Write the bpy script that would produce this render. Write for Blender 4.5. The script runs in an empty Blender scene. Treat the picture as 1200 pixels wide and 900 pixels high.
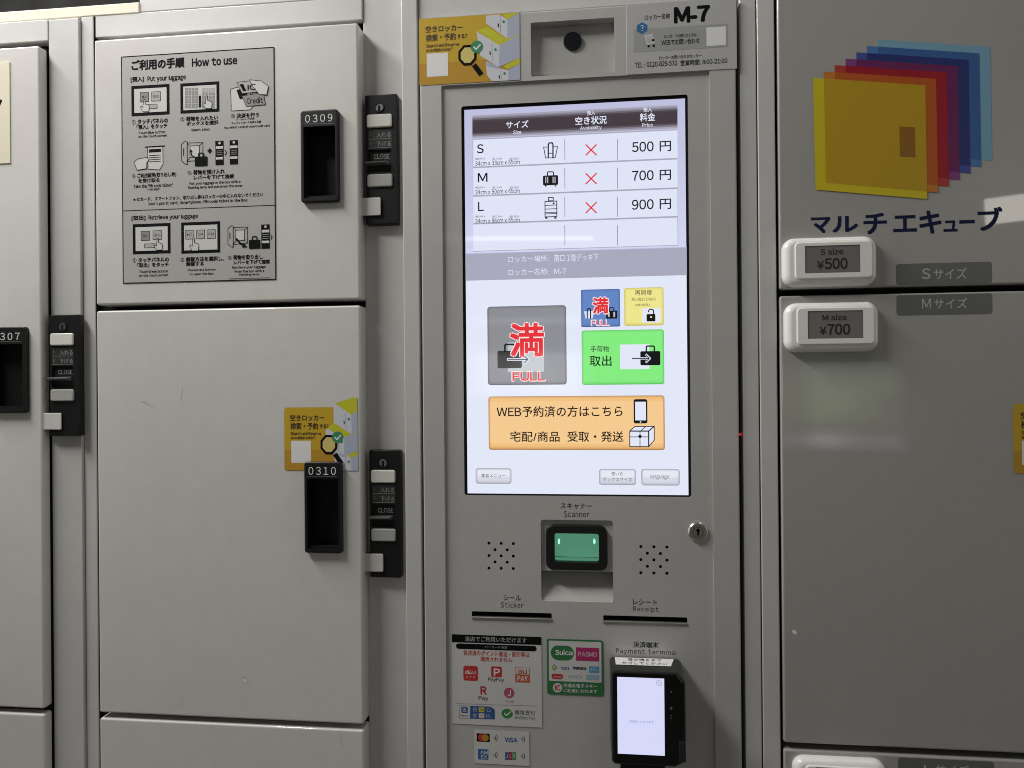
import bpy, math, random
from mathutils import Vector, Matrix
from mathutils.geometry import tessellate_polygon

# ---------------------------------------------------------------- camera
C = bpy.context.scene.collection
SC = bpy.context.scene
EYE = 1.35                      # camera height above the floor
DIST = 0.909                    # camera to kiosk front
FPX = 866.7                     # focal length in pixels of the 1200x900 photograph
YAW, PITCH, ROLL = 0.11622, 0.00117, 0.00861
ROT = (Matrix.Rotation(YAW, 3, 'Z') @ Matrix.Rotation(PITCH, 3, 'X') @ Matrix.Rotation(ROLL, 3, 'Y'))
cam = bpy.data.cameras.new("camera")
camo = bpy.data.objects.new("camera", cam)
C.objects.link(camo)
cam.sensor_fit = 'HORIZONTAL'; cam.sensor_width = 36.0; cam.lens = 36.0 * FPX / 1200.0
cam.clip_start = 0.01; cam.clip_end = 100
m3 = Matrix((ROT.col[0], ROT.col[2], -ROT.col[1])).transposed()
camo.matrix_world = Matrix.Translation((0, -DIST, EYE)) @ m3.to_4x4()
SC.camera = camo
SC.cycles.pixel_filter_type = 'BLACKMAN_HARRIS'; SC.cycles.filter_width = 1.0

# ---------------------------------------------------------------- view, world, lamps
SC.view_settings.view_transform = 'Standard'
SC.view_settings.look = 'None'
SC.view_settings.exposure = 0.0
SC.view_settings.gamma = 1.0

W = bpy.data.worlds.new("World"); SC.world = W; W.use_nodes = True
nt = W.node_tree; nt.nodes.clear()
wo = nt.nodes.new('ShaderNodeOutputWorld'); bg = nt.nodes.new('ShaderNodeBackground')
tc = nt.nodes.new('ShaderNodeTexCoord'); sep = nt.nodes.new('ShaderNodeSeparateXYZ')
noi = nt.nodes.new('ShaderNodeTexNoise'); noi.inputs['Scale'].default_value = 5.0; noi.inputs['Detail'].default_value = 3.0
rmp = nt.nodes.new('ShaderNodeValToRGB')
e = rmp.color_ramp.elements
e[0].position = 0.0; e[0].color = (0.072, 0.060, 0.045, 1)
e[1].position = 1.0; e[1].color = (0.08, 0.08, 0.08, 1)
for pos, col in ((0.450, (0.075, 0.064, 0.052, 1)), (0.505, (0.085, 0.085, 0.08, 1)), (0.62, (0.085, 0.085, 0.083, 1)), (0.78, (0.06, 0.06, 0.06, 1))):
    k = e.new(pos); k.color = col
mp = nt.nodes.new('ShaderNodeMath'); mp.operation = 'MULTIPLY_ADD'; mp.inputs[1].default_value = 0.5; mp.inputs[2].default_value = 0.5
mix = nt.nodes.new('ShaderNodeMixRGB'); mix.blend_type = 'MULTIPLY'; mix.inputs[0].default_value = 0.7
nr = nt.nodes.new('ShaderNodeValToRGB')
nr.color_ramp.elements[0].position = 0.35; nr.color_ramp.elements[0].color = (0.35, 0.35, 0.35, 1)
nr.color_ramp.elements[1].position = 0.65; nr.color_ramp.elements[1].color = (1.5, 1.5, 1.4, 1)
L = nt.links.new
L(tc.outputs['Generated'], sep.inputs[0]); L(sep.outputs['Z'], mp.inputs[0]); L(mp.outputs[0], rmp.inputs[0])
L(tc.outputs['Generated'], noi.inputs['Vector']); L(noi.outputs[0], nr.inputs[0])
L(rmp.outputs[0], mix.inputs[1]); L(nr.outputs[0], mix.inputs[2]); ab = nt.nodes.new('ShaderNodeMath'); ab.operation = 'ABSOLUTE'; L(sep.outputs['X'], ab.inputs[0])
sd = nt.nodes.new('ShaderNodeMapRange'); sd.interpolation_type = 'SMOOTHSTEP'; sd.inputs[1].default_value = 0.88; sd.inputs[2].default_value = 0.98; sd.inputs[3].default_value = 0.0; sd.inputs[4].default_value = 1.1  # glow added at both sides so rounded edges catch light
L(ab.outputs[0], sd.inputs[0])
# low strip of daylit hedge and pale kerb seen as reflections on the right, in front of the lockers
rz = nt.nodes.new('ShaderNodeValToRGB'); q = rz.color_ramp.elements; q[0].position = 0.458; q[0].color = (0, 0, 0, 1); q[1].position = 0.515; q[1].color = (0, 0, 0, 1)
for pos, col in ((0.462, (2.4, 2.4, 2.7, 1)), (0.467, (2.1, 2.1, 2.4, 1)), (0.470, (.10, .12, .08, 1)), (0.478, (0.75, 1.0, 0.45, 1)), (0.494, (0.95, 1.25, 0.65, 1)), (0.507, (0.6, 0.75, 0.5, 1))):
    k = q.new(pos); k.color = col
L(mp.outputs[0], rz.inputs[0])
mx_ = nt.nodes.new('ShaderNodeMath'); mx_.operation = 'MULTIPLY_ADD'; mx_.inputs[1].default_value = 0.5; mx_.inputs[2].default_value = 0.5; L(sep.outputs['X'], mx_.inputs[0])
rx = nt.nodes.new('ShaderNodeValToRGB'); q = rx.color_ramp.elements; q[0].position = 0.55; q[0].color = (0, 0, 0, 1); q[1].position = 0.684; q[1].color = (0.04, 0.04, 0.04, 1)
for pos, g_ in ((0.56, .4), (0.625, .35), (0.637, 1.0), (0.676, 1.15)):
    k = q.new(pos); k.color = (g_, g_, g_, 1)
L(mx_.outputs[0], rx.inputs[0])
my_ = nt.nodes.new('ShaderNodeMath'); my_.operation = 'LESS_THAN'; my_.inputs[1].default_value = 0.0; L(sep.outputs['Y'], my_.inputs[0])
st1 = nt.nodes.new('ShaderNodeMixRGB'); st1.blend_type = 'MULTIPLY'; st1.inputs[0].default_value = 1.0; L(rz.outputs[0], st1.inputs[1]); L(rx.outputs[0], st1.inputs[2])
px_ = nt.nodes.new('ShaderNodeValToRGB'); q = px_.color_ramp.elements; q[0].position = 0.40; q[0].color = (0, 0, 0, 1); q[1].position = 0.50; q[1].color = (0, 0, 0, 1)  # bright patch added behind the viewer for the touchscreen to reflect
for pos, g_ in ((0.415, .3), (0.425, 1.0), (0.485, 1.0), (0.492, .25)):
    k = q.new(pos); k.color = (g_, g_, g_, 1)
pz_ = nt.nodes.new('ShaderNodeValToRGB'); q = pz_.color_ramp.elements; q[0].position = 0.49; q[0].color = (0, 0, 0, 1); q[1].position = 0.56; q[1].color = (0, 0, 0, 1)
for pos, g_ in ((0.494, 1.6), (0.507, 2.2), (0.520, 1.8), (0.524, .2), (0.541, .2), (0.543, 1.5), (0.546, .2)):
    k = q.new(pos); k.color = (g_, g_, g_ * 1.05, 1)
L(mx_.outputs[0], px_.inputs[0]); L(mp.outputs[0], pz_.inputs[0])
pm = nt.nodes.new('ShaderNodeMixRGB'); pm.blend_type = 'MULTIPLY'; pm.inputs[0].default_value = 1.0; L(px_.outputs[0], pm.inputs[1]); L(pz_.outputs[0], pm.inputs[2])
pa = nt.nodes.new('ShaderNodeMixRGB'); pa.blend_type = 'ADD'; pa.inputs[0].default_value = 1.0; L(st1.outputs[0], pa.inputs[1]); L(pm.outputs[0], pa.inputs[2])
st2 = nt.nodes.new('ShaderNodeMixRGB'); st2.blend_type = 'MULTIPLY'; st2.inputs[0].default_value = 1.0; L(pa.outputs[0], st2.inputs[1]); L(nr.outputs[0], st2.inputs[2])
st3 = nt.nodes.new('ShaderNodeMixRGB'); st3.blend_type = 'ADD'; L(my_.outputs[0], st3.inputs[0]); L(mix.outputs[0], st3.inputs[1]); L(st2.outputs[0], st3.inputs[2])
ax = nt.nodes.new('ShaderNodeMixRGB'); ax.blend_type = 'ADD'; ax.inputs[0].default_value = 1.0
L(st3.outputs[0], ax.inputs[1]); L(sd.outputs[0], ax.inputs[2]); L(ax.outputs[0], bg.inputs[0]); L(bg.outputs[0], wo.inputs[0])
bg.inputs[1].default_value = 1.0

def area(name, loc, target, sx, sy, power, col):
    l = bpy.data.lights.new(name, 'AREA'); l.shape = 'RECTANGLE'; l.size = sx; l.size_y = sy; l.energy = power; l.color = col
    o = bpy.data.objects.new(name, l); C.objects.link(o); o.location = loc
    d = Vector(target) - Vector(loc)
    o.rotation_euler = d.to_track_quat('-Z', 'Y').to_euler()
    return o
# fluorescent ceiling tube up to the left in front of the lockers, and two far tubes seen as reflections
area("ceiling_tube", (-1.30, -0.44, EYE + 1.34), (-0.6, 0.0, EYE - 0.0), 1.2, 0.16, 39.5, (1.0, 0.976, 0.94))
area("second_ceiling_tube", (0.75, -0.55, EYE + 1.75), (0.2, 0.0, EYE), 1.5, 0.16, 3.6, (1.0, 0.975, 0.93))
area("far_tube", (-0.57, -4.1, EYE + 1.0), (0, 0, EYE), 1.1, 0.03, 0.36, (0.95, 1.0, 1.0))
area("side_tube", (2.42, -3.2, EYE + 0.92), (0.4, 0, EYE), 0.75, 0.14, 2.4, (1.0, 0.95, 0.86))

# ---------------------------------------------------------------- photo pixel -> metres on the plane at depth y
def p(u, v, y=0.0):
    r = ROT @ Vector((u - 600.0, FPX, 450.0 - v))
    k = (y + DIST) / r.y
    return r.x * k, r.z * k + EYE
def X(u, v, y=0.0): return p(u, v, y)[0]
def Z(u, v, y=0.0): return p(u, v, y)[1]
def rc(u0, v0, u1, v1, y=0.0):          # v measured at the middle of the width
    vm, um = (v0 + v1) / 2, (u0 + u1) / 2
    return X(u0, vm, y), Z(um, v1, y), X(u1, vm, y), Z(um, v0, y)
def pxs(u, v, y=0.0): return abs(X(u + 1, v, y) - X(u, v, y))

# ---------------------------------------------------------------- materials
MATS = {}
def principled(name):
    m = bpy.data.materials.new(name); m.use_nodes = True
    return m, m.node_tree, m.node_tree.nodes['Principled BSDF']
def flat(name, col, rough=0.5, metal=0.0, spec=0.5):
    if name in MATS: return MATS[name]
    m, t, b = principled(name)
    b.inputs['Base Color'].default_value = (*col, 1); b.inputs['Roughness'].default_value = rough
    b.inputs['Metallic'].default_value = metal; b.inputs['Specular IOR Level'].default_value = spec
    MATS[name] = m; return m
def glow(name, col, k=1.0):             # a lit screen pixel colour under glass
    if name in MATS: return MATS[name]
    m, t, b = principled(name)
    b.inputs['Base Color'].default_value = (0.012, 0.012, 0.014, 1); b.inputs['Roughness'].default_value = 0.025
    b.inputs['Emission Color'].default_value = (*col, 1); b.inputs['Emission Strength'].default_value = k
    MATS[name] = m; return m
def paint(name, col, rough, peel=0.02, scale=700.0, smudge=0.06, coat=0.35, crough=0.06):
    if name in MATS: return MATS[name]
    m, t, b = principled(name)
    g = t.nodes.new('ShaderNodeNewGeometry')
    n1 = t.nodes.new('ShaderNodeTexNoise'); n1.inputs['Scale'].default_value = scale; n1.inputs['Detail'].default_value = 2
    n2 = t.nodes.new('ShaderNodeTexNoise'); n2.inputs['Scale'].default_value = 4.5; n2.inputs['Detail'].default_value = 3; n2.inputs['Roughness'].default_value = 0.5
    n3 = t.nodes.new('ShaderNodeTexNoise'); n3.inputs['Scale'].default_value = 38; n3.inputs['Detail'].default_value = 5; n3.inputs['Roughness'].default_value = 0.7
    for n in (n1, n2, n3): t.links.new(g.outputs['Position'], n.inputs['Vector'])
    bp = t.nodes.new('ShaderNodeBump'); bp.inputs['Strength'].default_value = peel; bp.inputs['Distance'].default_value = 0.001
    t.links.new(n1.outputs[0], bp.inputs['Height']); t.links.new(bp.outputs[0], b.inputs['Normal'])
    mr = t.nodes.new('ShaderNodeMapRange'); mr.interpolation_type = 'SMOOTHSTEP'; mr.inputs[1].default_value = 0.15; mr.inputs[2].default_value = 0.85
    mr.inputs[3].default_value = rough * 0.8; mr.inputs[4].default_value = rough * 1.3
    t.links.new(n2.outputs[0], mr.inputs[0]); t.links.new(mr.outputs[0], b.inputs['Roughness'])
    ad = t.nodes.new('ShaderNodeMath'); ad.operation = 'ADD'; t.links.new(n2.outputs[0], ad.inputs[0]); t.links.new(n3.outputs[0], ad.inputs[1])
    cr = t.nodes.new('ShaderNodeMapRange'); cr.interpolation_type = 'SMOOTHSTEP'; cr.inputs[1].default_value = 0.55; cr.inputs[2].default_value = 1.45
    cr.inputs[3].default_value = 1.0 - smudge; cr.inputs[4].default_value = 1.0 + smudge * 0.5
    t.links.new(ad.outputs[0], cr.inputs[0])
    mx = t.nodes.new('ShaderNodeVectorMath'); mx.operation = 'SCALE'; mx.inputs[0].default_value = col
    t.links.new(cr.outputs[0], mx.inputs['Scale']); t.links.new(mx.outputs[0], b.inputs['Base Color'])
    b.inputs['Coat Weight'].default_value = coat; b.inputs['Coat Roughness'].default_value = crough
    MATS[name] = m; return m

PAINT = paint("grey_locker_paint", (0.635, 0.622, 0.60), 0.40, 0.085, 520)
STILE = paint("grey_stile_paint", (0.58, 0.578, 0.565), 0.40, 0.05, 600)
KIOSK = paint("silver_kiosk_paint", (0.48, 0.476, 0.462), 0.36, 0.05, 700)
GLOSS = paint("glossy_grey_paint", (0.38, 0.37, 0.355), 0.26, 0.12, 420, 0.035, 0.9, 0.025)
BLACK = flat("black_plastic", (0.009, 0.009, 0.010), 0.42, 0, 0.35)
GAP = flat("gap_shade_and_rubber", (0.006, 0.006, 0.006), 0.8, 0, 0.2)  # rubber seals, and the shade inside gaps and holes put in as black
DEEP = flat("dark_recess", (0.007, 0.007, 0.0075), 0.5, 0, 0.3)
INK = flat("black_ink", (0.006, 0.006, 0.007), 0.75, 0, 0.08)
GREYINK = flat("grey_ink", (0.11, 0.11, 0.11), 0.5)
WHITE = flat("white_print", (0.78, 0.78, 0.77), 0.45)
RED = flat("red_print", (0.50, 0.03, 0.03), 0.5)
METAL = flat("steel", (0.55, 0.54, 0.52), 0.28, 1.0)
LAMPW = flat("milky_lamp_cover", (0.72, 0.72, 0.66), 0.25)
TAGW = flat("white_tag_plastic", (0.86, 0.86, 0.83), 0.22)
LAMPG = flat("grey_lamp_cover", (0.42, 0.42, 0.40), 0.25)

# ---------------------------------------------------------------- mesh builder
class B:
    def __init__(s): s.v = []; s.f = []; s.mi = []; s.m = []; s.sm = []
    def mat(s, m):
        if m not in s.m: s.m.append(m)
        return s.m.index(m)
    def add(s, vs, fs, m, sm=False):
        o = len(s.v); k = s.mat(m); s.v += [tuple(q) for q in vs]
        for f in fs: s.f.append(tuple(i + o for i in f)); s.mi.append(k); s.sm.append(sm)
    def poly(s, pts, y, m):             # world (x,z) points in any order; faces the viewer
        a = sum(pts[i][0] * pts[(i + 1) % len(pts)][1] - pts[(i + 1) % len(pts)][0] * pts[i][1] for i in range(len(pts)))
        if a < 0: pts = pts[::-1]
        s.add([(x, y, z) for x, z in pts], [tuple(range(len(pts)))], m)
    def rect(s, r, y, m): s.poly([(r[0], r[1]), (r[2], r[1]), (r[2], r[3]), (r[0], r[3])], y, m)
    def holed(s, outer, holes, y, m):
        loops = [[Vector((x, z, 0)) for x, z in l] for l in [outer] + holes]
        tris = tessellate_polygon(loops); flatv = [q for l in loops for q in l]
        fs = []
        for t in tris:
            a, b, c = (flatv[i] for i in t)
            fs.append(t if (b - a).cross(c - a).z > 0 else (t[0], t[2], t[1]))
        s.add([(q.x, y, q.y) for q in flatv], fs, m)
    def loft(s, l0, y0, l1, y1, m, flip=False):
        n = len(l0); vs = [(x, y0, z) for x, z in l0] + [(x, y1, z) for x, z in l1]
        fs = [(i, (i + 1) % n, n + (i + 1) % n, n + i) for i in range(n)]
        if not flip: fs = [f[::-1] for f in fs]
        s.add(vs, fs, m, True)
    def box(s, x0, x1, y0, y1, z0, z1, m):
        vs = [(x, y, z) for y in (y0, y1) for z in (z0, z1) for x in (x0, x1)]
        s.add(vs, [(0, 1, 3, 2), (4, 6, 7, 5), (0, 2, 6, 4), (1, 5, 7, 3), (2, 3, 7, 6), (0, 4, 5, 1)], m)
    def slab(s, r, yf, yb, rad, e, m, holes=(), n=5, nf=5, side=None):
        """rounded rectangle plate r=(x0,z0,x1,z1): front at yf, back at yb, front edge rounded by e"""
        prev = None
        for k in range(nf + 1):
            a = math.pi / 2 * k / nf
            ins = e * (1 - math.sin(a)); y = yf + e * (1 - math.cos(a))
            loop = rrect(r[0] + ins, r[1] + ins, r[2] - ins, r[3] - ins, max(rad - ins, 1e-4), n)
            if prev is None: s.holed(loop, list(holes), yf, m)
            else: s.loft(prev[0], prev[1], loop, y, m, False)
            prev = (loop, y)
        s.loft(prev[0], prev[1], prev[0], yb, side or m)
        if holes:
            n0 = len(s.f); s.holed(prev[0], list(holes), yb, side or m); s.f[n0:] = [f[::-1] for f in s.f[n0:]]
        else: s.add([(x, yb, z) for x, z in prev[0]], [tuple(reversed(range(len(prev[0]))))], side or m)
    def pocket(s, loop, yf, yb, m, back=None):
        s.loft(loop, yf, loop, yb, m, True); s.poly(list(loop), yb, back or m)
    def disc(s, cx, cz, r, y, m, n=28, rz=None):
        s.poly([(cx + r * math.cos(2 * math.pi * i / n), cz + (rz or r) * math.sin(2 * math.pi * i / n)) for i in range(n)], y, m)
    def tube(s, loop, yf, yb, e, m):    # plug with a rounded rim
        s.slab(loop, yf, yb, 1, e, m)
    def stroke(s, pts, w, y, m, closed=False):
        q = pts + ([pts[0]] if closed else [])
        for i in range(len(q) - 1):
            (ax, az), (bx, bz) = q[i], q[i + 1]; d = math.hypot(bx - ax, bz - az)
            if d < 1e-7: continue
            nx, nz = -(bz - az) / d * w / 2, (bx - ax) / d * w / 2; tx, tz = (bx - ax) / d * w * .5 * .6, (bz - az) / d * w * .5 * .6
            s.poly([(ax + nx - tx, az + nz - tz), (bx + nx + tx, bz + nz + tz), (bx - nx + tx, bz - nz + tz), (ax - nx - tx, az - nz - tz)], y - 1e-6 * (i % 7), m)
    def build(s, name, parent=None, origin=(0, 0, 0), sharp=35, label=None):
        me = bpy.data.meshes.new(name)
        ox, oy, oz = origin
        me.from_pydata([(x - ox, y - oy, z - oz) for x, y, z in s.v], [], s.f)
        for m in s.m: me.materials.append(m)
        for i, k in enumerate(s.mi): me.polygons[i].material_index = k
        me.polygons.foreach_set('use_smooth', s.sm); me.set_sharp_from_angle(angle=math.radians(sharp)); me.update()
        o = bpy.data.objects.new(name, me); C.objects.link(o)
        if parent: o.parent = parent
        else: o.location = origin
        if label: o['label'] = label
        return o

def rrect(x0, z0, x1, z1, r, n=5):
    out = []
    r = min(r, (x1 - x0) / 2 - 1e-6, (z1 - z0) / 2 - 1e-6)
    for cx, cz, a0 in ((x1 - r, z0 + r, -90), (x1 - r, z1 - r, 0), (x0 + r, z1 - r, 90), (x0 + r, z0 + r, 180)):
        for i in range(n + 1):
            a = math.radians(a0 + 90 * i / n); out.append((cx + r * math.cos(a), cz + r * math.sin(a)))
    return out
def circ(cx, cz, r, n=20): return [(cx + r * math.cos(2 * math.pi * i / n), cz + r * math.sin(2 * math.pi * i / n)) for i in range(n)]

# text: built-in font outlines, fitted to a measured box, appended to the mesh it is printed on
_tc = bpy.data.curves.new("lettering", 'FONT'); _to = bpy.data.objects.new("lettering", _tc); C.objects.link(_to)
_cache = {}
def raw(body, res):
    key = (body, res)
    if key not in _cache:
        _tc.body = body; _tc.resolution_u = res; _tc.fill_mode = 'FRONT'
        bpy.context.view_layer.update()
        me = bpy.data.meshes.new_from_object(_to.evaluated_get(bpy.context.evaluated_depsgraph_get()))
        _cache[key] = ([(v.co.x, v.co.y) for v in me.vertices], [tuple(q.vertices) for q in me.polygons])
        bpy.data.meshes.remove(me)
    return _cache[key]
def outline(body, bold, res=2, sp=0.0):
    """letters set one by one (gothic Latin from the wide forms of the Japanese face); bold = copies shifted by a stroke"""
    vs, fs, cur, thin = [], [], 0.0, set()
    for ch in body:
        if ch == ' ': cur += 0.30 + sp; continue
        lat = ord(ch) < 127
        g = chr(ord(ch) + 0xFEE0) if lat and (ch.isalnum() or ch in '?') and ch not in 'lI' else ch
        gv, gf = raw(g, res)
        if lat or ch == '¥':
            mn, mx = min(q[0] for q in gv), max(q[0] for q in gv); sh = cur + 0.045 - mn; adv = mx - mn + 0.09 + sp
        else: sh, adv = cur, 1.0 + sp
        o = len(vs)
        if 0x2460 <= ord(ch) <= 0x2473: thin.update(range(o, o + len(gv)))
        vs += [(x + sh, z) for x, z in gv]; fs += [tuple(i + o for i in f) for f in gf]; cur += adv
    if bold > 0:
        n = len(vs); base = list(vs); bf = list(fs); vs, fs = [], []
        for k, (dx, dz) in enumerate(((-1, -1), (1, -1), (1, 1), (-1, 1)) if bold < .03 else ((-1, -.6), (1, -.6), (1, .6), (-1, .6), (0, 1), (0, -1), (.5, 0), (-.5, 0))):
            vs += [(x, z) if j in thin and abs(dx) + abs(dz) < 0 else (x + dx * bold * .3, z + dz * bold * .3) if j in thin else (x + dx * bold, z + dz * bold) for j, (x, z) in enumerate(base)]; fs += [tuple(i + n * k for i in f) for f in bf]
    return vs, fs, min(v[0] for v in vs), max(v[0] for v in vs), min(v[1] for v in vs), max(v[1] for v in vs), bold
def TW(b, body, r, y, m, bold=0.0, res=2, sp=0.0):        # into a world rectangle
    vs, fs, ax, bx, az, bz, bo = outline(body, bold, res, sp)
    sx = (r[2] - r[0]) / max(bx - ax, 1e-6); sz = (r[3] - r[1]) / max(bz - az, 1e-6)
    nc = 1 if bo <= 0 else (4 if bo < .03 else 8); per = len(vs) // nc
    b.add([(r[0] + (x - ax) * sx, y - 4e-6 * (i // per), r[1] + (z - az) * sz) for i, (x, z) in enumerate(vs)], fs, m)
def T(b, body, u0, u1, v0, v1, y, m, bold=0.0, res=2, sp=0.0): TW(b, body, rc(u0, v0, u1, v1, y), y, m, bold, res, sp)
# pixel-space drawing on a plane
def Q(b, pts, y, m): b.poly([p(u, v, y) for u, v in pts], y, m)
def R(b, u0, v0, u1, v1, y, m): b.rect(rc(u0, v0, u1, v1, y), y, m)
def RR(b, u0, v0, u1, v1, rad, y, m):
    r = rc(u0, v0, u1, v1, y); b.poly(rrect(*r, rad * pxs(u0, v0, y)), y, m)
def ST(b, pts, w, y, m, closed=False): b.stroke([p(u, v, y) for u, v in pts], w * pxs(pts[0][0], pts[0][1], y), y, m, closed)
def FR(b, u0, v0, u1, v1, w, y, m):     # rectangular outline
    x0, z0, x1, z1 = rc(u0, v0, u1, v1, y); t = w * pxs(u0, v0, y)
    b.holed([(x0, z0), (x1, z0), (x1, z1), (x0, z1)], [[(x0 + t, z0 + t), (x1 - t, z0 + t), (x1 - t, z1 - t), (x0 + t, z1 - t)]], y, m)
def DI(b, u, v, r, y, m, n=24, ry=None):
    x, z = p(u, v, y); k = pxs(u, v, y); b.disc(x, z, r * k, y, m, n, ry * k if ry else None)
def case(b, u0, v0, u1, v1, y, m, rad=1.5):       # suitcase pictogram, body box given
    RR(b, u0, v0, u1, v1, rad, y, m); h = (v1 - v0); a, c = u0 + (u1 - u0) * .3, u0 + (u1 - u0) * .7
    ST(b, [(a, v0 + .5), (a, v0 - h * .3), (a + 1, v0 - h * .36), (c - 1, v0 - h * .36), (c, v0 - h * .3), (c, v0 + .5)], max(1.2, h * .1), y, m)
D = 0.00012                             # thickness step between printed layers

def thing(name, label, cat, loc, group=None):
    o = bpy.data.objects.new(name, None); C.objects.link(o); o.location = loc; o.empty_display_size = 0.05
    o['label'] = label; o['category'] = cat
    if group: o['group'] = group
    return o
def tag(o, label, cat, group=None):
    o['label'] = label; o['category'] = cat
    if group: o['group'] = group

# ================================================================ setting
backdropm = paint("dark_void_colour", (0.006, 0.006, 0.006), 0.9, 0.1, 80, .06, 0.0)  # near-black sheet stands in for the dark void above the lockers
b = B(); b.box(-2.4, 2.2, 0.62, 0.72, 0.0, 2.9, backdropm); o = b.build("dark_backdrop"); o['kind'] = 'structure'
floorm = paint("grey_floor", (0.18, 0.175, 0.165), 0.7, 0.2, 120)
b = B(); b.box(-2.4, 2.2, -2.2, 0.8, -0.1, 0.0, floorm); o = b.build("floor"); o['kind'] = 'structure'

creamm = paint("cream_board", (0.80, 0.76, 0.62), 0.5, 0.04, 200)
b = B()
ty = 0.020
b.slab((-1.5, Z(80, 20.8, ty), X(163, 8, ty), Z(80, 8.2, ty)), ty, 0.3, 0.001, 0.0015, creamm)
o = b.build("trim_board"); tag(o, "cream trim board running along the top edge of the lockers", "trim board")

# ================================================================ locker cabinets
FY = 0.0160; FYM = 0.0240                             # frame plane of the left cabinets
LOWZ = 0.06
def handle_px(parent, org, u0, v0, u1, v1, digits, nb, hole, yd=0.022):
    """recessed pull with its number on top; front 6 mm proud of the door"""
    yf = -0.007; b = B(); r = rc(u0, v0, u1, v1, yf); k = pxs(u0, v0, yf)
    hr = (r[0] + 3.6 * k, r[1] + 4.6 * k, r[2] - 3.2 * k, r[3] - 18.5 * k)
    hl = rrect(*hr, 1.2 * k, 3)
    b.slab(r, yf, 0.001, 3.2 * k, 0.0018, BLACK, [hl])
    b.loft(hl, yf, hl, yd, DEEP, True); b.poly(list(hl), yd, DEEP)
    # lip at the bottom and a faint inner frame
    b.box(hr[0] + .0005, hr[2] - .0005, yf + .004, yf + .010, hr[1] + .0002, hr[1] + .0035, BLACK)
    T(b, digits, nb[0], nb[1], nb[2], nb[3], yf - D, WHITE, 0.0, 3, .22)
    ST(b, [(nb[0] - 1, nb[3] + 2.2), (nb[1] + 1, nb[3] + 1.7)], 0.6, yf - D, GREYINK)
    return b.build("handle", parent, org), hl
def handle_hole(u0, v0, u1, v1):
    yf = -0.007; r = rc(u0, v0, u1, v1, yf); k = pxs(u0, v0, yf)
    return rrect(r[0] + 3.0 * k, r[1] + 4.0 * k, r[2] - 2.6 * k, r[3] - 18 * k, 1.2 * k, 3)

def lock_unit(parent, org, u0, v0, u1, v1, yf, ybk):
    """black lock housing: key cylinder, two milky lamps, lever slot, notch for the door tab"""
    b = B(); r = rc(u0, v0, u1, v1, yf); k = pxs(u0, v0, yf)
    w, h = r[2] - r[0], r[3] - r[1]
    def z(t): return r[3] - t * h       # t runs 0 at the top to 1 at the bottom
    def x(t): return r[0] + t * w
    slot = rrect(x(.10), z(.60), x(.80), z(.425), .0008, 2)
    b.slab(r, yf, ybk - 0.0002, 2.0 * k, 0.0016, BLACK, [slot])
    b.pocket(slot, yf, yf + .0026, DEEP, DEEP)
    lab = flat("lock_label_film", (0.035, 0.034, 0.034), 0.35); dim = flat("lock_label_ink", (0.33, 0.33, 0.32), 0.5)
    b.rect((x(.10), z(.41), x(.82), z(.275)), yf - D, lab)
    TW(b, "入れる", (x(.36), z(.332), x(.80), z(.292)), yf - 2 * D, dim, 0.0)
    TW(b, "下げる", (x(.36), z(.402), x(.80), z(.362)), yf - 2 * D, dim, 0.0)
    TW(b, "1", (x(.15), z(.315), x(.18), z(.292)), yf - 2 * D, dim)
    TW(b, "2", (x(.14), z(.386), x(.19), z(.364)), yf - 2 * D, dim)
    for t in (.343, .411): b.box(x(.10), x(.82), yf - 2 * D, yf - D, z(t), z(t) + .0004, dim)
    TW(b, "CLOSE", (x(.26), z(.492), x(.74), z(.455)), yf + .0026 - D, dim)
    unit = b.build("lock_unit", parent, org)
    c = B(); cx, cz = x(.45), z(.10)
    ring = circ(cx, cz, 5.6 * k, 24)
    c.loft(ring, yf - .0012, ring, yf, BLACK); c.holed(ring, [circ(cx, cz, 4.6 * k, 24)], yf - .0012, BLACK)
    c.poly(circ(cx, cz, 4.5 * k, 20), yf - .0002, flat("worn_steel", (0.5, 0.5, 0.5), 0.30, 1.0))
    c.add([(cx - 1.9 * k, yf - .0006, cz - 4.2 * k), (cx + 1.6 * k, yf - .0006, cz - 4.2 * k), (cx + .5 * k, yf - .0006, cz + 1.5 * k), (cx - .5 * k, yf - .0006, cz + 1.5 * k)], [(0, 1, 2, 3)], GAP)
    c.disc(cx, cz + .6 * k, 1.5 * k, yf - .0007, GAP, 12)
    c.build("key_cylinder", unit, org)
    for t0, t1, lm in ((.155, .256, LAMPW), (.615, .713, LAMPG)):
        c = B(); c.slab((x(.07), z(t1), x(.84), z(t0)), yf - .0026, yf, 2.4 * k, .0016, lm, n=4)
        c.build("indicator_lamp", unit, org)
    c = B(); c.add([(x(.02), yf - .0001, z(.515)), (x(.76), yf - .0001, z(.512)), (x(.66), yf - .006, z(.524)), (x(.02), yf - .006, z(.524)), (x(.02), yf - .0001, z(.545)), (x(.72), yf - .0001, z(.545)), (x(.66), yf - .006, z(.532)), (x(.02), yf - .006, z(.532))], [(3, 2, 1, 0), (7, 6, 2, 3), (4, 5, 6, 7), (2, 6, 5, 1), (0, 4, 7, 3)], flat('grey_lever', (.10, .10, .10), .3))
    c.build("lever", unit, org)
    return unit

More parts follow.
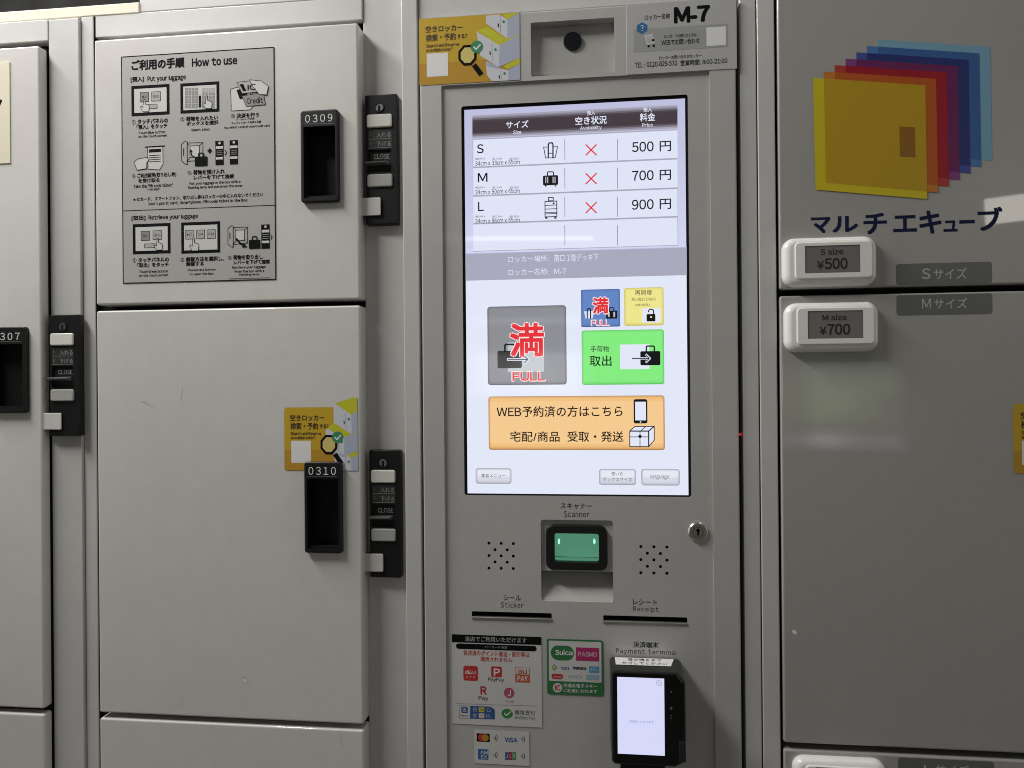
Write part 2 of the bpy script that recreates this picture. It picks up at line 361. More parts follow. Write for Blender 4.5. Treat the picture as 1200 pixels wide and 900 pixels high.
def door(parent, org, r, y, holes=(), m=PAINT, yb=0.026, e=0.0026, extra=None, fold=0.0):
    b = B(); b.slab(r, y, yb, 0.003, e, m, holes)
    if fold: b.slab((r[2] - .002, r[1] + .0012, r[2] + fold, r[3] - .0012), .0013, yb - .001, .0014, .0012, m)
    if extra: extra(b)
    return b.build("door", parent, org)
def latch_tab(d, org, u0, v0, u1, v1, x_from, yf):
    b = B(); r = rc(u0, v0, u1, v1, yf)
    b.slab((x_from - .003, r[1], r[2], r[3]), yf - .0003, yf + .0011, .0018, .0008, PAINT)
    b.build("latch_tab", d, org)

CHIP = flat("paint_chip", (0.82, 0.81, 0.78), 0.6); SCR = flat("scratch_mark", (0.40, 0.395, 0.38), 0.5)
SMU = paint("smudged_paint", (0.63, 0.625, 0.605), 0.55, 0.05, 600)
def scuffs(items, y=0.0):
    def f(b):
        for kind, pts in items:
            if kind == 'd':             # cluster of rubbed specks: centre u,v, spread, count
                (cu, cv), (su, sv), n_ = pts; rr_ = random.Random(int(cu * 7 + cv))
                for _ in range(n_):
                    u, v, w = rr_.gauss(cu, su), rr_.gauss(cv, sv), rr_.uniform(.25, .7)
                    Q(b, [(u - w, v), (u, v - w * .6), (u + w * 1.2, v + .1), (u + .2, v + w * .6)], y - D, CHIP)
            elif kind == 'o':           # dried ring
                (cu, cv), (ru, rv), (a0, a1) = pts
                ST(b, [(cu + ru * math.cos(math.radians(a)), cv + rv * math.sin(math.radians(a))) for a in range(a0, a1, 12)], 1.0, y - D, SMU)
            elif kind == 's': ST(b, pts, 0.5, y - D, SCR)
            else: Q(b, pts, y - D, CHIP)
    return f

# ---- far left cabinet
org = (-0.76, 0.3, 0.0)
cab = thing("locker_cabinet", "light grey locker column at the far left edge with pull handle 0307", "locker", org, "banks of coin lockers")
TOPL = Z(80, 21.5, FY)
b = B(); xL = -1.16; xs = X(96.0, 450, FY)
b.box(xL, xs - .0004, 0.030, 0.55, 0.0, TOPL - .001, GAP)
x_door_r = X(48.5, 450)
b.slab((X(56.8, 40, FY), LOWZ, xs - .0008, TOPL), FY, 0.031, .001, .0012, STILE)
b.box(xL, x_door_r - .0006, 0.0142, 0.0302, LOWZ, Z(20, 53), GAP)
b.slab((xL, Z(20, 50.0, .015), X(56.2, 40, .015), TOPL), 0.015, 0.031, .001, .0012, STILE)
b.build("cabinet_body", cab, org)
hh = handle_hole(-14.5, 383, 29.6, 484)
d = door(cab, org, (xL, Z(20, 829.5), x_door_r, Z(20, 55)), 0.0, [hh], yb=.0138)
handle_px(d, org, -14.5, 383, 29.6, 484, "0307", (-8.5, 23, 390, 398.5), hh, .0106)
latch_tab(d, org, 50, 484, 71.6, 503.6, x_door_r, .0030)
d2 = door(cab, org, (xL, LOWZ, x_door_r, Z(20, 836)), 0.0, yb=.0138)
lock_unit(cab, org, 57.6, 368.5, 92.6, 511, .0055, FY)

# ---- cabinet with the poster
org = (-0.47, 0.3, 0.0)
cab = thing("locker_cabinet", "light grey locker column with the how to use poster and doors 0309 and 0310", "locker", org, "banks of coin lockers")
x0 = X(113.5, 450); x1 = X(422.6, 450); xk = X(473.6, 450, .006)
TOPM = Z(150, 15.6, .021)
b = B()
b.box(xs + .0006, xk - .0006, 0.030, 0.55, 0.0, TOPM + .10, GAP)
b.slab((xs - .0004, LOWZ, X(112.6, 450, .0204), TOPM - .0004), 0.0204, 0.031, .001, .0014, STILE, side=GAP)
b.slab((X(425.4, 20, FYM), LOWZ, xk - .0004, TOPM + .10), FYM, 0.031, .001, .0012, STILE, side=GAP)
b.build("cabinet_body", cab, org)
b = B(); b.slab((X(111.6, 30, .021), Z(268, 33.6, .021), X(424.4, 20, .021), TOPM), 0.021, 0.031, .001, .0012, STILE); b.build("header_panel", cab, org)
b = B(); b.slab((X(163.5, 8, .022), TOPM + .0008, X(424.4, 20, .022), TOPM + .10), 0.022, 0.031, .001, .0012, STILE); b.build("filler_panel", cab, org)
H1 = (352, 128.4, 396.2, 236.5); H2 = (356.3, 541.5, 400, 648.5)
hh = handle_hole(*H1)
d = door(cab, org, (x0, Z(268, 354), x1, Z(268, 36.5)), 0.0, [hh], extra=scuffs([('d', ((240, 345.5), (17, 1.2), 70)), ('c', [(216, 331.5), (217.4, 331.3), (217.6, 333.4), (216.2, 333.6)]), ('d', ((126, 300), (5, 22), 14))]))
handle_px(d, org, *H1, "0309", (357.6, 389.5, 134, 143), hh)
latch_tab(d, org, 425, 231.5, 446, 252.5, x1, .0105)
hh = handle_hole(*H2)
d = door(cab, org, (x0, Z(270, 842), x1, Z(268, 361)), 0.0, [hh],
         extra=scuffs([('d', ((170, 470), (4, 4), 40)), ('d', ((260, 622), (7, 7), 26)), ('d', ((330, 382), (16, 1.4), 46)), ('o', ((202, 818), (13, 9), (-100, 120))), ('o', ((287, 797), (5, 4), (0, 372))), ('s', [(212, 470), (214, 455)]), ('c', [(286, 795), (289, 797), (288, 799), (285.5, 798)]), ('s', [(165, 470), (180, 477)]), ('s', [(268, 628), (272, 633)])]))
handle_px(d, org, *H2, "0310", (361.5, 393.5, 547.2, 556.5), hh)
latch_tab(d, org, 429, 649, 449, 670, x1, .0105)
door(cab, org, (x0, LOWZ, x1, Z(270, 848.7)), 0.0, extra=scuffs([('s', [(398, 860), (402, 876)])]))
lock_unit(cab, org, 427.8, 110.5, 466, 263, .0135, FYM)
lock_unit(cab, org, 432.8, 527.5, 469.8, 677, .0135, FYM)

# ---- right cabinet
org = (0.37, 0.3, 0.0)
cabr = thing("locker_cabinet", "grey glossy locker column carrying the logo of overlapping coloured squares", "locker", org, "banks of coin lockers")
ya = 0.002
xa = X(890.2, 450, ya); xb = X(911.2, 450, ya); xd = X(914.6, 450); xe = xd + 0.362
TOPR = EYE + .62
b = B(); b.box(xa + .0006, xe + .02, 0.020, 0.55, 0.0, TOPR, GAP)
b.slab((xa + .0005, LOWZ, xb, TOPR), ya, 0.021, .001, .0014, STILE, side=GAP)
b.slab((xe + .003, LOWZ, xe + .022, TOPR), ya, 0.021, .001, .0014, STILE)
b.build("cabinet_body", cabr, org)
zS, zM, zM2, zL = Z(1060, 336), Z(1060, 343.7), Z(1060, 877), Z(1060, 884.8)
FOG = [("sheet_yellow", (.74, .60, .015), (.58, .37, .012)), ("sheet_orange", (.66, .22, .03), (.56, .11, .01)), ("sheet_red", (.52, .05, .03), (.40, .006, .02)),
       ("sheet_purple", (.26, .05, .24), (.17, .015, .12)), ("sheet_navy", (.06, .09, .40), (.022, .035, .20)), ("sheet_blue", (.08, .22, .55), (.045, .14, .40)), ("sheet_sky", (.22, .46, .62), (.22, .46, .62))]
def lg(x, y): return p(930 + x / 3.4615, 30 + y / 3.4615)
def logo(b):
    for i in range(6, -1, -1):
        n, c, dk = FOG[i]; y = -D * (8 - i) * .8
        base = [(78, 213), (533, 243), (541, 704), (88, 666)]
        q = [(x + 44 * i, z - 26 * i) for x, z in base]
        b.poly([lg(*t) for t in q], y, flat(n, tuple(k_ * .82 for k_ in c), .38))
        if i < 6:                       # where the next square shows through
            w = [(122 + 44 * i, 215.8 - 26 * i), (533 + 44 * i, 243 - 26 * i), (540.3 + 44 * i, 674 - 26 * i), (130 + 44 * i, 638 - 26 * i)]
            b.poly([lg(*t) for t in w], y - D * .4, flat(n + "_overlap", tuple(k_ * .82 for k_ in dk), .38))
    b.poly([lg(428, 410), lg(490, 413), lg(492, 535), lg(430, 532)], -D * 8, flat("logo_knob", (.27, .12, .012), .4))
    navy = flat("navy_print", (.006, .011, .05), .5, 0, .2)
    for ch, a, c, t, u in (("マ", 70, 150, 777, 843), ("ル", 157, 262, 772, 838), ("チ", 283, 378, 760, 846), ("エ", 404, 500, 769, 837), ("キ", 510, 600, 750, 844),
                           ("ュ", 608, 665, 790, 836), ("ー", 672, 735, 788, 803), ("ブ", 746, 848, 736, 832)):
        T(b, ch, 930 + a / 3.4615, 930 + c / 3.4615, 30 + t / 3.4615, 30 + u / 3.4615, -D, navy, 0.026, 3)
def decal(d, v0, v1, letter, u0=1050, tv=None, org=org):
    b = B(); RR(b, u0, v0, u0 + 112.5, v1, 3.5, -D * .6, flat("grey_decal", (.135, .137, .137), .33))
    s = flat("silver_lettering", (.46, .46, .45), .4)
    T(b, letter, u0 + 30, u0 + 40.5, tv[0] + .5, tv[1], -D * 1.4, s, 0.008)
    T(b, "サイズ", u0 + 44, u0 + 83, tv[0], tv[1], -D * 1.4, s, 0.006)
    b.build("size_decal", d, org)
dS = door(cabr, org, (xd, zS, xe, TOPR), 0.0, m=GLOSS)
b = B(); logo(b); b.build("logo", dS, org)
decal(dS, 308, 333, "S", 1050, (314, 327))
dM = door(cabr, org, (xd, zM2, xe, zM), 0.0, m=GLOSS, extra=scuffs([('c', [(928, 739), (931, 738), (934, 741), (933, 744), (929, 742)]), ('s', [(970, 636), (971, 650)])]))
decal(dM, 344.8, 369, "M", 1050.5, (349.5, 361.5))
dL = door(cabr, org, (xd, LOWZ, xe, zL), 0.0, m=GLOSS)
decal(dL, 890, 915, "L", 1052.5, (896, 908))

# ================================================================ kiosk
org = (0.0, 0.3, 0.0)
kio = thing("payment_kiosk", "grey kiosk with a tall lit touchscreen, scanner and slots between the lockers", "kiosk", org)
kx0, kx1 = X(495.2, 450), X(865.6, 450)
zt = Z(678, 9.8); TOPK = EYE + .62
b = B()
b.box(xk + .0004, xa - .0004, 0.040, 0.55, 0.0, TOPK, GAP)
b.slab((xk + .0002, LOWZ, X(492.2, 450, .006), TOPK), 0.006, 0.041, .001, .0012, STILE)
b.slab((X(870.3, 450, .004), LOWZ, xa - .0002, TOPK), 0.004, 0.041, .001, .0014, STILE)
b.build("cabinet_body", kio, org)
b = B(); b.slab((X(490, 8, .01), zt + .0045, kx1 - .001, TOPK), 0.010, 0.041, .001, .0015, STILE); b.build("top_panel", kio, org)
# door frame with the opening of the control panel and the camera pocket
px0, px1 = X(520, 450), X(834.6, 450); pz1 = Z(675, 91.5); pz0 = LOWZ + .02
panel_loop = rrect(px0, pz0, px1, pz1, .0012, 2)
cpk = rrect(*rc(622, 23.5, 720, 87), .0015, 2)
b = B(); b.slab((kx0, LOWZ, kx1, zt), 0.0, 0.041, .002, .0018, KIOSK, [panel_loop, cpk])
b.loft(panel_loop, 0.0, panel_loop, 0.0032, KIOSK, True)
b.build("door_frame", kio, org)
b = B(); xr_, zr_ = p(867.4, 509, .012); b.box(xr_ - .0016, xr_ + .0016, .012, .014, zr_ - .0012, zr_ + .0012, glow("red_pilot_light", (1.0, .02, .03), .45)); b.build("pilot_light", kio, org)
# camera pocket
b = B(); b.loft(cpk, 0.0, cpk, 0.014, KIOSK, True)
x0c, z0c, x1c, z1c = rc(622, 23.5, 720, 87)
zz = z0c + .012
b.add([(x0c, .014, z1c), (x1c, .014, z1c), (x1c, .010, zz), (x0c, .010, zz), (x1c, .014, z0c), (x0c, .014, z0c)], [(3, 2, 1, 0), (5, 4, 2, 3)], KIOSK)
cp = b.build("camera_recess", kio, org)
b = B(); cx, cz = p(671, 48, .009); b.loft(circ(cx, cz, .0112, 32), .0105, circ(cx, cz, .0108, 32), .0088, BLACK, True)
b.loft(circ(cx, cz, .0112, 32), .0088, circ(cx, cz, .0112, 32), .0125, BLACK)
b.disc(cx, cz, .0112, .0088, flat("camera_glass", (.008, .011, .016), .08), 32); b.build("camera_lens", cp, org)

# control panel
PY = 0.0032
def hole_rc(u0, v0, u1, v1, rad, n=3, y=PY): r = rc(u0, v0, u1, v1, y); return rrect(*r, rad, n)
scr_hole = hole_rc(542.4, 117.6, 808, 581.2, .003)
pocket = hole_rc(634, 609.5, 718.3, 705, .003)
slot1 = hole_rc(553, 717.5, 646.6, 726.6, .0012); slot2 = hole_rc(707, 722.3, 805.4, 731.6, .0012)
dots = []
for us, vs in (((573, 587.3, 601.5), (636.5, 644, 651.1, 658.4, 665.7)), ((751, 766.3, 781.5), (640.5, 648.2, 655.8, 663.5, 671.2))):
    for i, v in enumerate(vs):
        for u in (us if i % 2 == 0 else ((us[0] + us[1]) / 2, (us[1] + us[2]) / 2)):
            dots.append(circ(*p(u, v + (u - us[0]) * .02, PY), .0019, 12))
b = B()
b.holed(panel_loop, [scr_hole, pocket, slot1, slot2] + dots, PY, KIOSK)
for dl in dots: b.pocket(dl, PY, PY + .004, GAP, GAP)
b.loft(scr_hole, PY, scr_hole, PY + .004, BLACK, True)
yy = PY - D
T(b, "スキャナー", 656.8, 693.8, 589.5, 596.5, yy, INK, 0.004); T(b, "Scanner", 660.8, 690.8, 599, 606, yy, INK, 0, 2, .10)
T(b, "シール", 590, 610.5, 697.3, 703.8, yy, INK, 0.004); T(b, "Sticker", 587, 613.3, 705.3, 712.3, yy, INK, 0, 2, .10)
T(b, "レシート", 741.8, 770, 702.3, 709, yy, INK, 0.004); T(b, "Receipt", 741.8, 771.8, 710.5, 718.2, yy, INK, 0, 2, .10)
T(b, "決済端末", 742, 771.6, 752, 759.2, yy, INK, 0.01); T(b, "Payment terminal", 721.9, 792.4, 760.3, 768.2, yy, INK, 0, 2, .14)
panel = b.build("control_panel", kio, org)

# scanner
b = B()
x0c, z0c, x1c, z1c = rc(634, 609.5, 718.3, 705, PY)
zm = Z(676, 669.5, PY + .004)
pl = pocket
b.loft(pl, PY, pl, PY + .0045, KIOSK, True)
ph = hole_rc(640, 616, 711.5, 668, .008, 5, PY + .004)
b.holed([(x0c, zm), (x1c, zm), (x1c, z1c), (x0c, z1c)], [ph], PY + .004, KIOSK)
b.add([(x0c, PY + .034, zm), (x1c, PY + .034, zm), (x1c, PY + .003, z0c + .003), (x0c, PY + .003, z0c + .003), (x1c, PY + .002, z0c), (x0c, PY + .002, z0c)], [(3, 2, 1, 0), (5, 4, 2, 3)], KIOSK)
b.add([(x0c, PY + .004, zm), (x1c, PY + .004, zm), (x1c, PY + .034, zm), (x0c, PY + .034, zm)], [(3, 2, 1, 0)], KIOSK)
for xx, fl in ((x0c, 0), (x1c, 1)):
    b.add([(xx, PY + .003, zm), (xx, PY + .034, zm), (xx, PY + .003, z0c)], [(0, 1, 2)], KIOSK)
scn = b.build("scanner", kio, org)
b = B(); r = rc(639.5, 615.5, 712, 668.5, PY - .001); wl = rrect(*rc(649.7, 625.3, 701.8, 659.3, PY - .001), .003, 4)
b.slab(r, PY - .001, PY + .0040, .011, .0016, BLACK, [wl], n=8)
b.loft(wl, PY - .001, wl, PY + .012, DEEP, True)
bz = b.build("scanner_bezel", scn, org)
b = B(); gm, t, bs = principled("green_scanner_window"); bs.inputs['Base Color'].default_value = (.03, .10, .065, 1); bs.inputs['Roughness'].default_value = .12
bs.inputs['Emission Color'].default_value = (.10, .32, .20, 1); bs.inputs['Emission Strength'].default_value = .72
x0g, z0g, x1g, z1g = rc(648, 623, 704, 661, PY + .009)
b.rect((x0g, z0g, x1g, z1g), PY + .009, gm)
b.box(x0g, x1g, PY + .0075, PY + .009, z0g + .0085, z0g + .0092, flat("pale_green_ledge", (.2, .42, .3), .4))
ledm = glow("green_lamp", (.35, 1.0, .70), 1.3)
for u in (655, 696.5): DI(b, u, 634.5, 1.3, PY + .0088, ledm, 14, 3.4)
b.build("scan_window", scn, org)
# slots
for nm, loop, (u0, v0, u1, v1) in (("sticker_slot", slot1, (553, 717.5, 646.6, 726.6)), ("receipt_slot", slot2, (707, 722.3, 805.4, 731.6))):
    b = B(); b.loft(loop, PY, loop, PY + .012, DEEP, True); b.poly(list(loop), PY + .012, GAP)
    r = rc(u0 - .6, v1 - 2.6, u1 + .6, v1 + .4, PY - .001)
    b.slab(r, PY - .0012, PY + .006, .001, .0008, flat("dull_slot_lip", (.30, .295, .28), .4, .6))
    b.build(nm, kio, org)
# key lock
b = B(); cx, cz = p(817.6, 623, PY); ring = circ(cx, cz, .0118, 36)
b.loft(circ(cx, cz, .0104, 36), PY - .0035, ring, PY - .002, METAL); b.loft(ring, PY - .002, ring, PY, METAL)
b.poly(circ(cx, cz, .0104, 36), PY - .0035, flat("worn_brass_lock", (.42, .40, .37), .38, 1.0))
b.holed(circ(cx, cz, .0066, 24), [circ(cx, cz, .0056, 24)], PY - .0037, flat("dark_ring", (.08, .08, .08), .4))
b.box(cx - .0011, cx + .0011, PY - .0038, PY - .0036, cz - .004, cz + .004, GAP); b.disc(cx, cz + .0022, .0022, PY - .0038, GAP, 14)
b.build("key_lock", kio, org)

# ---------------- touchscreen
SY = PY + .0025
b = B(); b.poly(list(scr_hole), SY + .0003, BLACK)
ts = b.build("touchscreen", kio, org)
def scr(n, r, g, bl, k=1.0):             # sRGB 0-255 -> emission
    f = lambda c: ((c / 255 + .055) / 1.055) ** 2.4 if c > 10 else c / 255 / 12.92
    return glow("screen_" + n, (f(r), f(g), f(bl)), k)
sw = scr("white", 226, 231, 248); slav = scr("lavender", 186, 186, 220); srow = scr("row_white", 222, 227, 246)
sgrey = scr("rule_grey", 140, 140, 152); sblk = scr("black", 14, 13, 16); sred = scr("red", 226, 40, 48); sdk = scr("text", 44, 42, 46)
b = B()
r = rc(546, 122, 804.8, 579.2, SY)
zs0 = r[3] - (r[3] - r[1]) * .39
b.rect((r[0], r[1], r[2], r[3]), SY, sw)
steps = 16
for i in range(steps):                   # lavender wallpaper fading down behind the table
    a0, a1 = r[3] - (r[3] - zs0) * i / steps, r[3] - (r[3] - zs0) * (i + 1) / steps
    t = i / (steps - 1); b.rect((r[0], a1, r[2], a0), SY - D * .5, scr("wallpaper_%d" % i, int(190 + 20 * t), int(190 + 22 * t), int(222 + 18 * t)))
b.build("display", ts, org)
y1, y2, y3, y4 = SY - D, SY - 2 * D, SY - 3 * D, SY - 4 * D
# price table
b = B()
n = 14
for i in range(n):
    t = (i + .5) / n; s = min(1, min(t / .30, (1 - t) / .26)); g = s * s * (3 - 2 * s)
    R(b, 553.5, 129.2 + 26.8 * i / n, 794, 129.2 + 26.8 * (i + 1) / n, y1, scr("table_head_%d" % i, int(170 - 104 * g), int(168 - 112 * g), int(185 - 123 * g)))
T(b, "サイズ", 592.9, 619.3, 141.5, 150, y2, sw, .012); T(b, "Size", 601.4, 610.8, 152.5, 157, y2, sw, .01)
T(b, "預入", 687.8, 697.4, 130, 135, y2, sw, .01); T(b, "空き状況", 674.2, 711, 136.2, 145.8, y2, sw, .014); T(b, "Availability", 679.8, 705, 147.4, 152.6, y2, sw, .01)
T(b, "預入", 753.9, 764, 126, 131.2, y2, sw, .01); T(b, "料金", 749.9, 767.8, 132.4, 142, y2, sw, .014); T(b, "Price", 752.6, 765, 144, 148.6, y2, sw, .01)
rows = [(158.3, 190.2), (192, 224.2), (226, 257.2), (259, 290.6)]
R(b, 554.3, 157, 794.2, 291.4, y1, scr("rule_soft", 168, 168, 184))
for a, c in rows:
    R(b, 554.6, a, 794, c, y2, srow)
    for u in (661.9, 723.7): R(b, u - .4, a + 5, u + .4, c - 3, y3, sgrey)
for (a, c), L_, dims, pr, lb in ((rows[0], "S", "34cm x 33cm x 65cm", "500", (558.8, 566.8)), (rows[1], "M", "34cm x 50cm x 65cm", "700", (559.9, 571.3)), (rows[2], "L", "34cm x 86cm x 65cm", "900", (560.2, 567))):
    o_ = a - 158.3
    T(b, L_, lb[0], lb[1], 169 + o_, 179.6 + o_, y3, sblk, .010, 4)
    T(b, dims, 556.9, 609, 188 + o_, 193.4 + o_, y3, sdk, .008)
    for s_, u in (("幅(W)", 557), ("高さ(H)", 577), ("奥行(D)", 597)): T(b, s_, u, u + 11, 184.6 + o_, 187.6 + o_, y3, sdk)
    T(b, pr, 740.6, 766, 166 + o_, 177.8 + o_, y3, sblk, .010, 4); T(b, "円", 773, 786.4, 165.2 + o_, 177.3 + o_, y3, sblk, .010)
    for q in ([(686.6, 169.7 + o_), (698.8, 181.6 + o_)], [(686.6, 181.8 + o_), (698.8, 169.5 + o_)]): ST(b, q, 1.5, y3, sred)
# pictograms
v = 176.6
Q(b, [(636.5, v - 4.5), (654, v - 5.2), (651, v + 8.5), (639, v + 9)], y3, sdk); Q(b, [(637.6, v - 3.7), (652.9, v - 4.3), (650.2, v + 7.7), (639.8, v + 8.1)], y3 - D, srow)
ST(b, [(642.5, v + 8.5), (642.5, v - 7), (643.5, v - 9), (647, v - 9.2), (648, v - 7.3), (648, v + 8.5)], 1.5, y4 - D, sblk)
Q(b, [(643.4, v + 8), (643.4, v - 6), (647.2, v - 6.2), (647.2, v + 7.8)], y4, srow); ST(b, [(643.5, v + 3), (647.3, v + 3)], 1, y4 - D, sdk)
case(b, 636.3, 205.5, 654, 217, y3, sblk)
for u in (639, 641.3, 647.6, 649.9): R(b, u, 207.2, u + 1.1, 214.5, y4, scr("case_stripe", 190, 190, 200))
for u in (638.5, 650): R(b, u, 217, u + 2, 218.6, y3, sblk)
v = 245
FR(b, 638.2, v - 9.6, 653, v + 9.5, 1.0, y3, sblk); FR(b, 642.3, v - 14, 648.8, v - 9.2, 1.0, y3, sblk)
for q in (-4.5, -.2, 4, 5.4): ST(b, [(638.5, v + q + .3), (652.8, v + q - .3)], .8, y4, sblk)
for u in (639, 649.5): R(b, u, v + 9.5, u + 2.6, v + 11.3, y3, sblk)
DI(b, 648.8, v - 6.6, 1.2, y4, sblk, 10)
b.build("price_table", ts, org)
# location banner
b = B()
R(b, 546, 293.6, 804.9, 325.7, y1, scr("banner", 168, 168, 188)); R(b, 546, 293.2, 804.9, 294.0, y2, slav)
T(b, "ロッカー場所:", 595.8, 642.5, 299.8, 307, y2, sw); T(b, "南口 1階デッキ下", 649.4, 701.5, 297.4, 306, y2, sw)
T(b, "ロッカー名称:", 595.8, 642.5, 314.8, 322.3, y2, sw); T(b, "M-7", 649.4, 663.5, 314.8, 320.8, y2, sw)
b.build("location_banner", ts, org)
def button(u0, v0, u1, v1, col, edge, rad=4.0, top=None):
    b = B(); RR(b, u0, v0, u1, v1, rad, y1, edge)
    ca, cb = edge.node_tree.nodes['Principled BSDF'].inputs['Emission Color'].default_value, col.node_tree.nodes['Principled BSDF'].inputs['Emission Color'].default_value
    for i in range(4):                   # the bevelled button art brightens towards its middle
        t = (.55, .74, .88, 1.0)[i]; m_ = glow(edge.name + "_%d" % i, tuple(ca[j] + (cb[j] - ca[j]) * t for j in range(3)))
        RR(b, u0 + .7 + i * .8, v0 + .6 + i * .8, u1 - .7 - i * .8, v1 - 1.3 - i, max(rad - .5 - .3 * i, .5), y1 - D * (.2 + .15 * i), m_)
    return b
def outlined(b, s, u0, u1, v0, v1, bold, halo):
    T(b, s, u0 - 1.2, u1 + 1.2, v0 - 1.2, v1 + 1.2, y4, scr("halo", 250, 226, 226), bold + halo, 3); T(b, s, u0, u1, v0, v1, y4 - D, sred, bold, 3)
def arrow(b, u0, u1, v, y, m, w=1.2, h=3.6):
    ST(b, [(u0, v), (u1, v)], w, y, m); ST(b, [(u1 - h, v - h), (u1, v), (u1 - h, v + h)], w, y, m)
# grey store button, full
b = button(571.4, 358.5, 663.8, 451, scr("btn_grey", 138, 140, 146), scr("btn_grey_edge", 96, 98, 104), 3.5)
R(b, 595, 401, 637.5, 435.7, y2, scr("btn_grey_light", 190, 195, 201))
case(b, 583, 411, 611.5, 431.5, y3, sblk, 2)
arrow(b, 595, 619, 421.2, y3 - D * .5, srow, 3.0, 4.4); arrow(b, 595.5, 618.6, 421.2, y4 - D * .4, scr("arrow_dark", 70, 72, 80), 1.2, 4)
outlined(b, "満", 597.5, 637.5, 378.5, 418, .022, .03); outlined(b, "FULL", 600.5, 638.5, 436, 446.2, .02, .04)
b.build("deposit_button", ts, org)
b = button(681, 339, 726.6, 383, scr("btn_blue", 98, 134, 196), scr("btn_blue_edge", 70, 100, 158), 1.5)
Q(b, [(684.4, 365), (696.4, 364.4), (694.4, 373), (686.4, 373.4)], y2, srow); ST(b, [(688.2, 373), (688.2, 362.5), (690, 361.4), (692, 362.3), (692, 372.8)], 1.3, y3, sblk)
case(b, 710.2, 364, 723.4, 373.4, y2, sblk, 1)
for u in (712.4, 718.8): R(b, u, 365.5, u + 2, 371.5, y3, scr("case_stripe", 190, 190, 200))
outlined(b, "満", 694.5, 713, 348.5, 367.6, .03, .04); outlined(b, "FULL", 693.5, 713.5, 375.6, 381, .0, .06)
b.build("large_deposit_button", ts, org)
b = button(731.6, 337, 777.7, 381.6, scr("btn_yellow", 238, 230, 140), scr("btn_yellow_edge", 206, 190, 100), 2.5)
T(b, "再開扉", 744, 764, 339.8, 346, y2, sdk); T(b, "預入後15分以内", 740, 768, 348.6, 352.6, y2, sdk); T(b, "荷物の再預入", 744.5, 762.5, 355.8, 358.8, y2, sdk)
R(b, 752.5, 361, 774, 378, y2, sw); RR(b, 757.7, 368, 768, 376.6, 1, y3, sblk)
ST(b, [(759.8, 365.6), (760.6, 363.2), (763, 362.2), (765.6, 363.4), (766.2, 368.4)], 1.3, y3, sblk); DI(b, 763, 371.5, 1.2, y4, scr("btn_yellow", 238, 230, 140), 10)
b.build("reopen_button", ts, org)
b = button(681.8, 386.6, 778.3, 450.7, scr("btn_green", 132, 236, 128), scr("btn_green_edge", 96, 196, 98), 3)
T(b, "手荷物", 691.8, 714, 405.4, 412.4, y2, sdk, .006); T(b, "取出", 691, 716.6, 416.6, 429.2, y2, sblk, .010)
R(b, 726.6, 403.6, 761, 432.6, y2, sw); case(b, 750.4, 411.5, 773.8, 428, y3, sblk, 1.6)
arrow(b, 741, 761.4, 420, y3 - D * .5, srow, 2.6, 4.2); arrow(b, 741, 760.8, 420, y4 - D * .4, sblk, 1.1, 3.9)
b.build("retrieve_button", ts, org)
b = button(572.6, 464, 778.9, 527.3, scr("btn_orange", 240, 192, 128), scr("btn_orange_edge", 176, 124, 66), 3)
RR(b, 574.5, 470, 777, 520, 2, y1 - D * .8, scr("btn_orange_mid", 244, 202, 144))
T(b, "WEB予約済の方はこちら", 582, 729.7, 475.8, 488.6, y2, sblk, .010); T(b, "宅配/商品", 597.8, 655.8, 505.4, 517.8, y2, sblk, .010); T(b, "受取・発送", 664.9, 730.6, 505.4, 517.8, y2, sblk, .010)
RR(b, 742.6, 467.8, 758.6, 496.2, 2.2, y2, sblk); R(b, 744.3, 470.8, 757, 492.6, y3, sw); DI(b, 750.6, 494.4, .9, y3, sw, 10)
for q in ([(738, 505), (744, 499.8), (766.5, 499.6), (760, 505)], [(738, 505.4), (760, 505.4), (760, 523.4), (738, 523.4)], [(760.4, 505), (766.7, 499.8), (766.7, 515.8), (760.4, 523.2)]):
    Q(b, q, y2, sw); ST(b, q, 1.0, y3, sblk, True)
ST(b, [(738, 512), (760, 512)], .9, y3, sblk); ST(b, [(750, 505), (750, 523)], .9, y3, sblk); ST(b, [(751, 505), (756.5, 499.8)], .9, y3, sblk); DI(b, 750, 511.4, 2, y3, sblk, 12)
b.build("reservation_button", ts, org)
be = scr("btn_pale_edge", 164, 166, 178); bc = scr("btn_pale", 214, 217, 229)
for (u0, v0, u1, v1), lines in (((557.4, 548.7, 599.4, 567), [("業者メニュー", 563.8, 592.5, 555.2, 559.6)]),
                                ((702, 549.6, 745.3, 568.3), [("使い方", 716.3, 730, 553, 557.4), ("ボックスサイズ", 706.6, 740.6, 559.6, 564.2)]),
                                ((751.5, 549.6, 796.6, 569), [("language", 762.4, 784.6, 556.4, 562)])):
    b = button(u0, v0, u1, v1, bc, be, 3.2); RR(b, u0 + 2, v0 + 1.8, u1 - 2, v0 + 10, 2, y1 - D * .8, scr("btn_pale_top", 229, 232, 243))
    for s, a, c, d0, d1 in lines: T(b, s, a, c, d0, d1, y2, sdk)
    b.build("menu_button", ts, org)

# ================================================================ stickers, posters and signs
def sheet_obj(name, loc_px, y, label, cat, group=None):
    x, z = p(*loc_px, y); o = thing(name, label, cat, (x, y, z), group); return o, (x, y, z)

